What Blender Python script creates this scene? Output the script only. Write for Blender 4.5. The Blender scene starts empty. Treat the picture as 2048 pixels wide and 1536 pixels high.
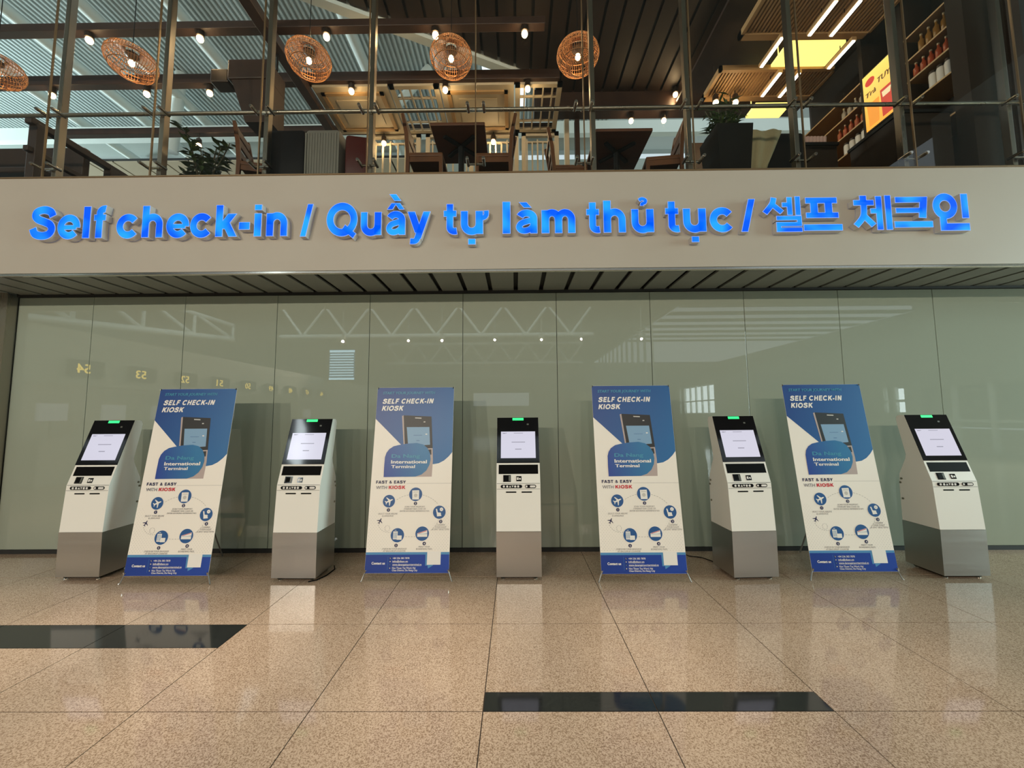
import bpy, bmesh, math, random
from mathutils import Vector, Matrix

random.seed(7)
scene = bpy.context.scene
COL = scene.collection

# ------------------------------------------------------------------ camera
F_PX, CAM_H = 769.0, 1.52
PITCH, YAW, ROLL = 0.07932, -0.00781, -0.00707
cy, sy, cp, sp = math.cos(YAW), math.sin(YAW), math.cos(PITCH), math.sin(PITCH)
fwd = Vector((sy * cp, cy * cp, sp))
rgt = Vector((cy, -sy, 0))
upv = rgt.cross(fwd)
r2 = rgt * math.cos(ROLL) + upv * math.sin(ROLL)
u2 = upv * math.cos(ROLL) - rgt * math.sin(ROLL)
cam = bpy.data.cameras.new('camera')
cam.sensor_width = 36.0
cam.lens = F_PX / 2048 * 36.0
cam.clip_start, cam.clip_end = 0.05, 300
cam_ob = bpy.data.objects.new('camera', cam)
COL.objects.link(cam_ob)
cam_ob.matrix_world = Matrix(((r2.x, u2.x, -fwd.x, 0), (r2.y, u2.y, -fwd.y, 0), (r2.z, u2.z, -fwd.z, CAM_H), (0, 0, 0, 1)))
scene.camera = cam_ob

# ------------------------------------------------------------------ world, exposure, large lights
world = bpy.data.worlds.new('sky')
scene.world = world
world.use_nodes = True
bgn = world.node_tree.nodes['Background']
bgn.inputs['Color'].default_value = (0.80, 0.93, 1.0, 1)
bgn.inputs['Strength'].default_value = 1.0
scene.view_settings.view_transform = 'Standard'
scene.view_settings.look = 'None'
scene.view_settings.exposure = -0.14
scene.view_settings.gamma = 1.0
scene.view_settings.use_curve_mapping = False
scene.cycles.max_bounces = 6
scene.cycles.diffuse_bounces = 3
scene.cycles.glossy_bounces = 4
scene.cycles.adaptive_threshold = 0.02
scene.cycles.transparent_max_bounces = 12
scene.cycles.caustics_reflective = False
scene.cycles.caustics_refractive = False


def area(name, loc, target, sx, sy_, energy, col):
    l = bpy.data.lights.new(name, 'AREA')
    l.shape = 'RECTANGLE'
    l.size, l.size_y, l.energy, l.color = sx, sy_, energy, col
    o = bpy.data.objects.new(name, l)
    COL.objects.link(o)
    o.location = loc
    o.rotation_euler = (Vector(target) - Vector(loc)).to_track_quat('-Z', 'Y').to_euler()
    return o


# daylight through the glazed front of the hall, right of the camera; then an added lamp brightening the far metal roof
area('daylight_window_side', (15.7, 0.8, 3.3), (0, 1.5, 1.0), 5.0, 5.4, 1700, (0.74, 1.0, 0.96))
area('roof_fill_light', (-30.5, 10.0, 8.0), (-8, 11, 13.5), 9.6, 4.8, 8000, (0.78, 0.94, 1.0))
# (x, y, z, watts, cone) of the hall downlights: a near row high above the kiosks and a row farther back
area('truss_fill_light', (-6, -13.8, 12.2), (-6, -20.2, 8.6), 26, 2.4, 1500, (0.85, 0.97, 1.0))  # added lamp, aimed to brighten the nearest reflected truss
area('truss_fill_light', (-15, -14.2, 12.3), (-22, -10.5, 7.0), 10, 2.4, 1100, (0.85, 0.97, 1.0))  # second added lamp, for the sloping truss on the left
area('daylight_far_window', (16.3, -25.2, 2.7), (0, -25.2, 2.7), 6.3, 2.3, 360, (0.85, 0.97, 1.0))
area('daylight_small_window', (16.3, -7.45, 2.0), (0, -7.45, 2.0), 0.85, 1.0, 20, (0.85, 0.97, 1.0))
HALL_SPOTS = [(x, 2.45, 12.2, w, 14.5) for x, w in ((-6.8, 2500), (-5.4, 2700), (-4.0, 2700), (-2.6, 2800), (-1.2, 2800), (0.2, 2700), (1.6, 1900), (3.0, 900))] + \
             [(x, y, z, w, 110) for x, y, z, w in ((-9.0, -11, 5.4, 2200), (-6.4, -14, 6.0, 1500), (-3.8, -11, 5.4, 800), (-1.2, -14, 6.0, 800), (1.4, -11, 5.4, 700), (4.0, -14, 6.0, 550), (6.6, -11, 5.4, 250))]
NEAR_ROW = 8

# ------------------------------------------------------------------ materials
MATS = {}


def mat(name, col, rough=0.5, metal=0.0, emit=None, es=0.0, spec=0.5, noise=None, bump=0.0, coat=0.0):
    """noise = (scale, second colour, amount) blends a second colour in by procedural noise"""
    if name in MATS:
        return MATS[name]
    m = bpy.data.materials.new(name)
    m.use_nodes = True
    nt = m.node_tree
    b = nt.nodes['Principled BSDF']
    b.inputs['Base Color'].default_value = (*col, 1)
    b.inputs['Roughness'].default_value = rough
    b.inputs['Metallic'].default_value = metal
    b.inputs['Specular IOR Level'].default_value = spec
    b.inputs['Coat Weight'].default_value = coat
    if emit:
        b.inputs['Emission Color'].default_value = (*emit, 1)
        b.inputs['Emission Strength'].default_value = es
    if noise or bump:
        geo = nt.nodes.new('ShaderNodeNewGeometry')
        n = nt.nodes.new('ShaderNodeTexNoise')
        n.inputs['Scale'].default_value = noise[0] if noise else 60
        n.inputs['Detail'].default_value = 3
        nt.links.new(geo.outputs['Position'], n.inputs['Vector'])
        if noise:
            r = nt.nodes.new('ShaderNodeValToRGB')
            r.color_ramp.elements[0].position = 0.35
            r.color_ramp.elements[1].position = 0.65
            a = noise[2]
            r.color_ramp.elements[0].color = (*col, 1)
            r.color_ramp.elements[1].color = (*[col[i] * (1 - a) + noise[1][i] * a for i in range(3)], 1)
            nt.links.new(n.outputs['Fac'], r.inputs['Fac'])
            nt.links.new(r.outputs['Color'], b.inputs['Base Color'])
        if bump:
            bp = nt.nodes.new('ShaderNodeBump')
            bp.inputs['Strength'].default_value = bump
            bp.inputs['Distance'].default_value = 0.002
            nt.links.new(n.outputs['Fac'], bp.inputs['Height'])
            nt.links.new(bp.outputs['Normal'], b.inputs['Normal'])
    MATS[name] = m
    return m


def granite(name, cols, scale, rough):
    m = bpy.data.materials.new(name)
    m.use_nodes = True
    nt = m.node_tree
    L = nt.links.new
    b = nt.nodes['Principled BSDF']
    geo = nt.nodes.new('ShaderNodeNewGeometry')
    v = nt.nodes.new('ShaderNodeTexVoronoi')
    v.inputs['Scale'].default_value = scale
    n = nt.nodes.new('ShaderNodeTexNoise')
    n.inputs['Scale'].default_value = scale * 0.55
    n.inputs['Detail'].default_value = 4
    n2 = nt.nodes.new('ShaderNodeTexNoise')
    n2.inputs['Scale'].default_value = 1.7
    for t in (v, n, n2):
        L(geo.outputs['Position'], t.inputs['Vector'])
    sep = nt.nodes.new('ShaderNodeSeparateColor')
    L(v.outputs['Color'], sep.inputs['Color'])
    mx = nt.nodes.new('ShaderNodeMath')
    mx.operation = 'MULTIPLY_ADD'
    L(sep.outputs['Red'], mx.inputs[0])
    mx.inputs[1].default_value = 0.55
    L(n.outputs['Fac'], mx.inputs[2])
    m2 = nt.nodes.new('ShaderNodeMath')
    m2.operation = 'MULTIPLY_ADD'
    L(n2.outputs['Fac'], m2.inputs[0])
    m2.inputs[1].default_value = 0.25
    L(mx.outputs[0], m2.inputs[2])
    r = nt.nodes.new('ShaderNodeValToRGB')
    els = r.color_ramp.elements
    for i, (p, c) in enumerate(cols):
        e = els[i] if i < 2 else els.new(p)
        e.position = p
        e.color = (*c, 1)
    L(m2.outputs[0], r.inputs['Fac'])
    L(r.outputs['Color'], b.inputs['Base Color'])
    b.inputs['Roughness'].default_value = rough
    MATS[name] = m
    return m


def brushed(name, col, rough, axis):
    m = bpy.data.materials.new(name)
    m.use_nodes = True
    nt = m.node_tree
    b = nt.nodes['Principled BSDF']
    b.inputs['Base Color'].default_value = (*col, 1)
    b.inputs['Metallic'].default_value = 1
    tc = nt.nodes.new('ShaderNodeTexCoord')
    mp = nt.nodes.new('ShaderNodeMapping')
    mp.inputs['Scale'].default_value = axis
    n = nt.nodes.new('ShaderNodeTexNoise')
    n.inputs['Scale'].default_value = 8
    n.inputs['Detail'].default_value = 4
    mr = nt.nodes.new('ShaderNodeMapRange')
    mr.inputs['To Min'].default_value = rough - 0.08
    mr.inputs['To Max'].default_value = rough + 0.12
    bp = nt.nodes.new('ShaderNodeBump')
    bp.inputs['Strength'].default_value = 0.06
    bp.inputs['Distance'].default_value = 0.001
    L = nt.links.new
    L(tc.outputs['Object'], mp.inputs['Vector'])
    L(mp.outputs['Vector'], n.inputs['Vector'])
    L(n.outputs['Fac'], mr.inputs['Value'])
    L(mr.outputs['Result'], b.inputs['Roughness'])
    L(n.outputs['Fac'], bp.inputs['Height'])
    L(bp.outputs['Normal'], b.inputs['Normal'])
    MATS[name] = m
    return m


def clear_glass(name, tint):
    m = bpy.data.materials.new(name)
    m.use_nodes = True
    nt = m.node_tree
    nt.nodes.remove(nt.nodes['Principled BSDF'])
    out = nt.nodes['Material Output']
    tr = nt.nodes.new('ShaderNodeBsdfTransparent')
    tr.inputs['Color'].default_value = (*tint, 1)
    gl = nt.nodes.new('ShaderNodeBsdfGlossy')
    gl.inputs['Roughness'].default_value = 0.0
    lw = nt.nodes.new('ShaderNodeLayerWeight')
    lw.inputs['Blend'].default_value = 0.5
    pw = nt.nodes.new('ShaderNodeMath')
    pw.operation = 'POWER'
    pw.inputs[1].default_value = 5.0
    ma = nt.nodes.new('ShaderNodeMath')
    ma.operation = 'MULTIPLY_ADD'
    ma.inputs[1].default_value = 0.93
    ma.inputs[2].default_value = 0.04
    mx = nt.nodes.new('ShaderNodeMixShader')
    nt.links.new(lw.outputs['Facing'], pw.inputs[0])
    nt.links.new(pw.outputs[0], ma.inputs[0])
    nt.links.new(ma.outputs[0], mx.inputs[0])
    nt.links.new(tr.outputs[0], mx.inputs[1])
    nt.links.new(gl.outputs[0], mx.inputs[2])
    nt.links.new(mx.outputs[0], out.inputs['Surface'])
    MATS[name] = m
    return m


def wood(name, c1, c2, axis=(1, 1, 12), rough=0.45):
    m = bpy.data.materials.new(name)
    m.use_nodes = True
    nt = m.node_tree
    b = nt.nodes['Principled BSDF']
    tc = nt.nodes.new('ShaderNodeTexCoord')
    mp = nt.nodes.new('ShaderNodeMapping')
    mp.inputs['Scale'].default_value = axis
    n = nt.nodes.new('ShaderNodeTexNoise')
    n.inputs['Scale'].default_value = 5
    n.inputs['Detail'].default_value = 5
    r = nt.nodes.new('ShaderNodeValToRGB')
    r.color_ramp.elements[0].position = 0.3
    r.color_ramp.elements[1].position = 0.7
    r.color_ramp.elements[0].color = (*c1, 1)
    r.color_ramp.elements[1].color = (*c2, 1)
    L = nt.links.new
    L(tc.outputs['Object'], mp.inputs['Vector'])
    L(mp.outputs['Vector'], n.inputs['Vector'])
    L(n.outputs['Fac'], r.inputs['Fac'])
    L(r.outputs['Color'], b.inputs['Base Color'])
    b.inputs['Roughness'].default_value = rough
    MATS[name] = m
    return m


def gradient_print(name, c1, c2, p0, p1, rough=0.38, emit=0.0):
    """flat ink gradient between two points in the object's own x/z plane"""
    m = bpy.data.materials.new(name)
    m.use_nodes = True
    nt = m.node_tree
    b = nt.nodes['Principled BSDF']
    tc = nt.nodes.new('ShaderNodeTexCoord')
    d = Vector((p1[0] - p0[0], 0, p1[1] - p0[1]))
    dot = nt.nodes.new('ShaderNodeVectorMath')
    dot.operation = 'DOT_PRODUCT'
    dot.inputs[1].default_value = d / d.length_squared
    sub = nt.nodes.new('ShaderNodeMath')
    sub.operation = 'SUBTRACT'
    sub.use_clamp = True
    sub.inputs[1].default_value = Vector((p0[0], 0, p0[1])).dot(d) / d.length_squared
    r = nt.nodes.new('ShaderNodeValToRGB')
    r.color_ramp.elements[0].color = (*c1, 1)
    r.color_ramp.elements[1].color = (*c2, 1)
    L = nt.links.new
    L(tc.outputs['Object'], dot.inputs[0])
    L(dot.outputs['Value'], sub.inputs[0])
    L(sub.outputs[0], r.inputs['Fac'])
    L(r.outputs['Color'], b.inputs['Base Color'])
    b.inputs['Roughness'].default_value = rough
    if emit:
        L(r.outputs['Color'], b.inputs['Emission Color'])
        b.inputs['Emission Strength'].default_value = emit
    MATS[name] = m
    return m


def lit_letter(name):
    m = bpy.data.materials.new(name)
    m.use_nodes = True
    nt = m.node_tree
    b = nt.nodes['Principled BSDF']
    geo = nt.nodes.new('ShaderNodeNewGeometry')
    n = nt.nodes.new('ShaderNodeTexNoise')
    n.inputs['Scale'].default_value = 5.5
    n.inputs['Detail'].default_value = 0
    r = nt.nodes.new('ShaderNodeValToRGB')
    r.color_ramp.elements[0].position = 0.32
    r.color_ramp.elements[1].position = 0.72
    r.color_ramp.elements[0].color = (0.0, 0.085, 1.0, 1)
    r.color_ramp.elements[1].color = (0.016, 0.33, 1.0, 1)
    nt.links.new(geo.outputs['Position'], n.inputs['Vector'])
    nt.links.new(n.outputs['Fac'], r.inputs['Fac'])
    nt.links.new(r.outputs['Color'], b.inputs['Emission Color'])
    b.inputs['Emission Strength'].default_value = 1.35
    b.inputs['Base Color'].default_value = (0.0, 0.012, 0.12, 1)
    b.inputs['Roughness'].default_value = 0.6
    b.inputs['Specular IOR Level'].default_value = 0.1
    MATS[name] = m
    return m


M_GRANITE = granite('granite', [(0.30, (0.075, 0.045, 0.029)), (0.52, (0.235, 0.150, 0.096)), (0.78, (0.355, 0.240, 0.160)), (0.98, (0.55, 0.405, 0.295))], 215, 0.07)
M_BLACKG = granite('black_granite', [(0.2, (0.008, 0.009, 0.009)), (0.95, (0.022, 0.023, 0.022))], 120, 0.07)
M_GROUT = mat('grout', (0.045, 0.032, 0.024), 0.9)
M_PANEL = mat('back_painted_glass', (0.29, 0.335, 0.275), 0.004, spec=0.9, noise=(0.35, (0.305, 0.325, 0.26), 0.5))
M_DARK = mat('dark_gap', (0.012, 0.012, 0.011), 0.7)
M_FASCIA = mat('fascia_paint', (0.43, 0.40, 0.345), 0.55, noise=(1.4, (0.41, 0.375, 0.32), 0.6))
M_SOFFIT = mat('soffit_board', (0.18, 0.195, 0.175), 0.42, noise=(3, (0.20, 0.21, 0.185), 0.6))
M_STEEL = brushed('brushed_steel', (0.36, 0.32, 0.26), 0.28, (1, 1, 0.06))
M_KSTEEL = brushed('kiosk_steel', (0.56, 0.55, 0.53), 0.30, (0.08, 0.08, 3.0))
M_CHROME = mat('polished_metal', (0.68, 0.65, 0.58), 0.14, 1.0)
M_BRONZE = mat('bronze_seal', (0.30, 0.21, 0.12), 0.3, 0.8)
M_GLASS = clear_glass('clear_glass', (0.93, 0.95, 0.94))
M_KWHITE = mat('kiosk_white', (0.80, 0.79, 0.74), 0.38)
M_BLACK = mat('gloss_black', (0.006, 0.006, 0.007), 0.06)
M_MATTE = mat('matte_black', (0.003, 0.003, 0.003), 0.6, spec=0.06)
M_SCREEN = mat('lit_screen', (0.05, 0.05, 0.06), 0.12, emit=(0.80, 0.78, 0.92), es=0.86)
M_SCRTXT = mat('screen_text', (0.05, 0.05, 0.06), 0.2, emit=(0.30, 0.29, 0.36), es=1.0)
M_GREEN = mat('green_light', (0.0, 0.2, 0.05), 0.3, emit=(0.04, 1.0, 0.22), es=1.7)
M_CHIP = mat('reader_grey', (0.10, 0.105, 0.09), 0.3)
M_ICON = mat('white_icon', (0.75, 0.73, 0.70), 0.4)
M_SHEET = mat('banner_vinyl', (0.86, 0.815, 0.745), 0.42)
M_POLE = mat('stand_pole', (0.35, 0.35, 0.34), 0.35, 0.7)
M_LETFACE = lit_letter('letter_face')
M_LETRIM = mat('letter_rim', (0.2, 0.3, 0.6), 0.5, emit=(0.20, 0.38, 1.0), es=0.75)
M_LETSIDE = mat('letter_side', (0.62, 0.60, 0.60), 0.45)
M_PLANK = wood('brown_plank', (0.020, 0.009, 0.0035), (0.031, 0.014, 0.006), (1, 0.15, 1), 0.5)
M_BROWN = wood('brown_timber', (0.026, 0.011, 0.006), (0.042, 0.019, 0.010), (1, 1, 1), 0.5)
M_CHAIR = wood('chair_wood', (0.085, 0.028, 0.007), (0.15, 0.052, 0.014), (1, 1, 0.2), 0.4)
M_TABLE = wood('table_wood', (0.10, 0.032, 0.012), (0.15, 0.050, 0.02), (0.2, 2, 1), 0.45)
M_IRON = mat('black_iron', (0.012, 0.012, 0.012), 0.45, 0.6)
M_RATTAN = mat('rattan', (0.42, 0.20, 0.075), 0.6)
M_BULB = mat('warm_bulb', (1, 0.8, 0.5), 0.3, emit=(1.0, 0.72, 0.38), es=28)
M_FIX = mat('lamp_fitting', (0.05, 0.035, 0.025), 0.4, 0.5)
M_CREAM = mat('cream_board', (0.50, 0.43, 0.31), 0.6)
M_GOLD = mat('ochre_moulding', (0.36, 0.22, 0.09), 0.5)
M_ROOF = mat('metal_roof', (0.52, 0.58, 0.57), 0.4, 0.2)
M_BEAM = mat('pale_steel_beam', (0.72, 0.78, 0.74), 0.45)
M_FARWALL = mat('pale_wall', (0.36, 0.40, 0.37), 0.6)
M_SLAT = mat('tan_slat', (0.46, 0.28, 0.12), 0.55)
M_LED = mat('led_tube', (1, 1, 1), 0.3, emit=(1.0, 0.90, 0.76), es=9)
M_YELLOW = mat('yellow_light_panel', (1, 0.8, 0.3), 0.4, emit=(1.0, 0.76, 0.20), es=1.9)
M_SHELF = mat('dark_shelf', (0.026, 0.017, 0.011), 0.7, spec=0.15)
M_LEAF = mat('leaf_green', (0.055, 0.105, 0.028), 0.45, noise=(9, (0.12, 0.16, 0.04), 0.8))
M_POT = mat('dark_planter', (0.010, 0.009, 0.008), 0.6, spec=0.12)
M_KHAKI = mat('khaki_cloth', (0.36, 0.30, 0.17), 0.9, bump=0.4)

# ------------------------------------------------------------------ mesh helpers


class MB:
    def __init__(self):
        self.v, self.f, self.m, self.cur = [], [], [], 0

    def add(self, vs, fs, m=None):
        o = len(self.v)
        self.v += [tuple(p) for p in vs]
        self.f += [tuple(o + i for i in f) for f in fs]
        self.m += [self.cur if m is None else m] * len(fs)
        return self

    def box(self, x0, x1, y0, y1, z0, z1, m=None, b=0.0):
        if b <= 0:
            vs = [(x, y, z) for z in (z0, z1) for y in (y0, y1) for x in (x0, x1)]
            return self.add(vs, [(0, 2, 3, 1), (4, 5, 7, 6), (0, 1, 5, 4), (2, 6, 7, 3), (0, 4, 6, 2), (1, 3, 7, 5)], m)
        bm = bmesh.new()
        bmesh.ops.create_cube(bm, size=1)
        for v in bm.verts:
            v.co = Vector((x0 + (v.co.x + .5) * (x1 - x0), y0 + (v.co.y + .5) * (y1 - y0), z0 + (v.co.z + .5) * (z1 - z0)))
        bmesh.ops.bevel(bm, geom=bm.edges[:], offset=b, segments=2, affect='EDGES', profile=0.5)
        return self.bm(bm, m)

    def bm(self, bm, m=None):
        bm.verts.index_update()
        self.add([v.co[:] for v in bm.verts], [[v.index for v in f.verts] for f in bm.faces], m)
        bm.free()
        return self

    def tube(self, p, q, r, n=10, r2=None, m=None):
        p, q = Vector(p), Vector(q)
        d = (q - p).normalized()
        a = d.orthogonal().normalized()
        b = d.cross(a)
        r2 = r if r2 is None else r2
        vs = []
        for c, rr in ((p, r), (q, r2)):
            vs += [c + (a * math.cos(t) + b * math.sin(t)) * rr for t in [2 * math.pi * i / n for i in range(n)]]
        fs = [(i, (i + 1) % n, n + (i + 1) % n, n + i) for i in range(n)] + [tuple(range(n))[::-1], tuple(range(n, 2 * n))]
        return self.add(vs, fs, m)

    def path(self, pts, r, n=6, closed=False, m=None):
        pts = [Vector(p) for p in pts]
        k = len(pts)
        vs, fs = [], []
        ref = Vector((0.13, 0.37, 0.92)).normalized()
        for i, p in enumerate(pts):
            a = pts[(i - 1) % k] if closed or i > 0 else p
            c = pts[(i + 1) % k] if closed or i < k - 1 else p
            d = (c - a).normalized()
            s = d.cross(ref)
            s = s.normalized() if s.length > 1e-4 else d.orthogonal().normalized()
            t = d.cross(s)
            vs += [p + (s * math.cos(w) + t * math.sin(w)) * r for w in [2 * math.pi * j / n for j in range(n)]]
        for i in range(k if closed else k - 1):
            o, o2 = i * n, ((i + 1) % k) * n
            fs += [(o + j, o + (j + 1) % n, o2 + (j + 1) % n, o2 + j) for j in range(n)]
        if not closed:
            fs += [tuple(range(n))[::-1], tuple(range((k - 1) * n, k * n))]
        return self.add(vs, fs, m)

    def lathe(self, prof, c=(0, 0, 0), n=20, m=None):
        vs, fs = [], []
        for r, z in prof:
            vs += [(c[0] + r * math.cos(2 * math.pi * i / n), c[1] + r * math.sin(2 * math.pi * i / n), c[2] + z) for i in range(n)]
        for k in range(len(prof) - 1):
            fs += [(k * n + i, k * n + (i + 1) % n, (k + 1) * n + (i + 1) % n, (k + 1) * n + i) for i in range(n)]
        fs += [tuple(range(n))[::-1], tuple(range((len(prof) - 1) * n, len(prof) * n))]
        return self.add(vs, fs, m)

    def prism_x(self, yz, x0, x1, m=None):
        n = len(yz)
        vs = [(x0, y, z) for y, z in yz] + [(x1, y, z) for y, z in yz]
        fs = [(i, (i + 1) % n, n + (i + 1) % n, n + i) for i in range(n)] + [tuple(range(n))[::-1], tuple(range(n, 2 * n))]
        return self.add(vs, fs, m)

    def prism(self, xy, z0, z1, m=None):
        n = len(xy)
        vs = [(x, y, z0) for x, y in xy] + [(x, y, z1) for x, y in xy]
        fs = [(i, (i + 1) % n, n + (i + 1) % n, n + i) for i in range(n)] + [tuple(range(n))[::-1], tuple(range(n, 2 * n))]
        return self.add(vs, fs, m)

    def hull4(self, bot, top, m=None):
        """frustum between two 4-point loops"""
        return self.add(list(bot) + list(top), [(3, 2, 1, 0), (4, 5, 6, 7), (0, 1, 5, 4), (1, 2, 6, 5), (2, 3, 7, 6), (3, 0, 4, 7)], m)

    def sphere(self, c, r, n=12, k=8, sz=1.0, m=None):
        prof = [(max(1e-4, r * math.sin(math.pi * i / k)), -r * sz * math.cos(math.pi * i / k)) for i in range(k + 1)]
        return self.lathe(prof, c, n, m)

    def mesh(self, name, mats):
        me = bpy.data.meshes.new(name)
        me.from_pydata(self.v, [], self.f)
        for x in (mats if isinstance(mats, (list, tuple)) else [mats]):
            me.materials.append(x)
        me.polygons.foreach_set('material_index', self.m)
        bm = bmesh.new()
        bm.from_mesh(me)
        bmesh.ops.recalc_face_normals(bm, faces=bm.faces[:])
        bm.to_mesh(me)
        bm.free()
        return me

    def build(self, name, mats, parent=None, smooth=False, loc=None):
        me = self.mesh(name, mats)
        if smooth:
            me.polygons.foreach_set('use_smooth', [True] * len(me.polygons))
            me.set_sharp_from_angle(angle=math.radians(35))
        o = bpy.data.objects.new(name, me)
        COL.objects.link(o)
        if parent is not None:
            o.parent = parent
        if loc is not None:
            o.location = loc
        return o


def tag(o, label=None, cat=None, group=None, kind=None):
    if label:
        o['label'] = label
    if cat:
        o['category'] = cat
    if group:
        o['group'] = group
    if kind:
        o['kind'] = kind
    return o


def thing(name, label, cat, loc=(0, 0, 0), rz=0.0, group=None):
    o = bpy.data.objects.new(name, None)
    o.empty_display_size = 0.1
    COL.objects.link(o)
    o.location = loc
    o.rotation_euler = (0, 0, rz)
    return tag(o, label, cat, group)


def copy_tree(o, parent=None):
    c = o.copy()
    COL.objects.link(c)
    c.parent = parent
    for ch in list(o.children):
        copy_tree(ch, c)
    return c


def struct(o, label=None):
    o['kind'] = 'structure'
    if label:
        o['label'] = label
    return o


def link(me, name, parent=None, loc=None):
    o = bpy.data.objects.new(name, me)
    COL.objects.link(o)
    if parent is not None:
        o.parent = parent
    if loc is not None:
        o.location = loc
    return o


def raw_text(s, size=1.0, bold=0.0, shear=0.0, extrude=0.0, res=3):
    c = bpy.data.curves.new('t', 'FONT')
    c.body = s
    c.size = size
    c.offset = bold
    c.shear = shear
    c.extrude = extrude
    c.resolution_u = res
    o = bpy.data.objects.new('t', c)
    me = bpy.data.meshes.new_from_object(o)
    vs = [v.co.copy() for v in me.vertices]
    fs = [(tuple(p.vertices), p.normal.copy()) for p in me.polygons]
    bpy.data.objects.remove(o)
    bpy.data.curves.remove(c)
    bpy.data.meshes.remove(me)
    return vs, fs


def bounds(vs):
    xs = [v.x for v in vs]
    ys = [v.y for v in vs]
    return min(xs), max(xs), min(ys), max(ys)


_hv, _ = raw_text('H')
CAP = bounds(_hv)[3]


def flat_text(mb, s, to3, x0, base, cap, x1=None, bold=0.0, shear=0.0, m=None, center=None):
    """lettering of cap height `cap`; to3(u, v) places it; fitted to end at x1 when given; bold thickens by overlaid copies"""
    vs, fs = raw_text(s, 1.0, 0.0, shear, res=2)
    b = bounds(vs)
    k = cap / CAP
    kx = k if x1 is None else (x1 - x0) / (b[1] - b[0] + 2 * bold)
    if center is not None:
        x0 = center - (b[1] - b[0]) * kx / 2
    sh = [(0, 0)] if not bold else [(bold * math.cos(t), bold * 0.6 * math.sin(t)) for t in [2 * math.pi * i / 6 for i in range(6)]] + [(0, 0)]
    for q, (dx, dy) in enumerate(sh):
        mb.add([to3(x0 + (v.x - b[0] + bold + dx) * kx, base + (v.y + dy) * k, q) for v in vs], [f for f, n in fs], m)


# ================================================================== THE SETTING
FY = 3.756        # front face of the fascia
GY = 4.413        # face of the glass-clad wall
SOF = 2.968       # soffit height
FTOP = 3.988      # top of the fascia
CF = 3.95         # cafe floor

# ---- floor: bed with stone tiles
TX0, TW = -1.9735, 0.8978
ROWS = [-0.39, 0.44, 1.271, 2.1017, 2.9325, 3.763, GY]
fm = MB()
x_lo, x_hi = TX0 - 5 * TW, TX0 + 9 * TW
fm.box(x_lo, x_hi, ROWS[0], GY + 0.2, -0.05, -0.004, 0)
fm.box(-40, 40, -75, ROWS[0], -0.05, 0.0, 1)
fm.box(-40, x_lo, ROWS[0], GY + 0.2, -0.05, 0.0, 1)
fm.box(x_hi, 40, ROWS[0], GY + 0.2, -0.05, 0.0, 1)
fm.box(-40, 40, GY + 0.2, 24, -0.05, 0.0, 1)
floor = struct(fm.build('floor', [M_GROUT, M_GRANITE]), 'polished speckled brown granite tile floor')
G = 0.0027
for r in range(len(ROWS) - 1):
    for c in range(-5, 9):
        xa, xb = TX0 + c * TW + G, TX0 + (c + 1) * TW - G
        ya, yb = ROWS[r] + G, ROWS[r + 1] - G
        dark = None
        if r == 3 and c < 0:
            dark, yb = (2.652, yb), 2.650 - G
        if r == 3 and c in (2, 3):
            dark, ya = (ya, 2.238), 2.240 + G * 0.5
        MB().box(xa, xb, ya, yb, -0.03, 0.0).build('floor_tile', M_GRANITE, floor)
        if dark:
            t = MB().box(xa, xb, dark[0], dark[1], -0.03, 0.0).build('black_tile', M_BLACKG, floor)
            t['label'] = 'black granite inlay strip'

# ---- back wall clad in painted glass panels
bw = MB()
bw.box(-6.2, 9.5, GY + 0.014, GY + 0.10, 0.0, 3.05)
wall = struct(bw.build('wall_back', M_DARK), 'wall clad in grey-green glass panels')
P0, PW = -4.9692, 1.0916
for i in range(-1, 12):
    xa, xb = P0 + i * PW + 0.003, P0 + (i + 1) * PW - 0.003
    if i == -1:
        xa = -5.86
    MB().box(xa, xb, GY, GY + 0.012, 0.045, 2.938, b=0.0015).build('glass_panel', M_PANEL, wall)
struct(MB().box(-5.9, 9.5, GY - 0.012, GY + 0.014, 0.0, 0.042).build('baseboard_back', M_DARK))
struct(MB().box(-5.9, 9.5, GY - 0.02, GY + 0.014, 2.942, SOF + 0.01).build('trim_1', M_DARK))
struct(MB().box(-6.0, -5.87, GY - 0.10, GY + 0.1, 0.0, SOF).build('trim_2', M_STEEL))

# ---- soffit of boards with open slots
sof = struct(MB().box(-8, 9.5, FY + 0.05, GY + 0.1, SOF + 0.04, SOF + 0.09).build('ceiling', M_DARK), 'board soffit under the mezzanine edge')
pl = MB().box(-0.1225, 0.1225, FY + 0.018, GY - 0.022, SOF, SOF + 0.02).mesh('soffit_board', M_SOFFIT)
for n in range(-27, 32):
    link(pl, 'soffit_board', sof, (0.0168 + 0.2932 * (n + 0.5), 0, 0))
struct(MB().box(-8, 9.5, FY + 0.001, FY + 0.03, SOF - 0.016, SOF + 0.012, b=0.004).build('trim_3', M_CHROME))

# ---- fascia
fas = MB()
fas.box(-8, 9.5, FY, FY + 0.06, SOF + 0.012, FTOP)
struct(fas.build('wall_fascia', M_FASCIA), 'long beige fascia band carrying the blue sign')
struct(MB().box(-8, 9.5, FY - 0.012, FY + 0.07, FTOP, FTOP + 0.014, b=0.003).build('trim_4', M_BRONZE))

# ---- mezzanine slab
struct(MB().box(-8, 9.5, FY + 0.06, 8.2, 3.2, CF).build('floor_mezzanine', M_BROWN))

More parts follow.
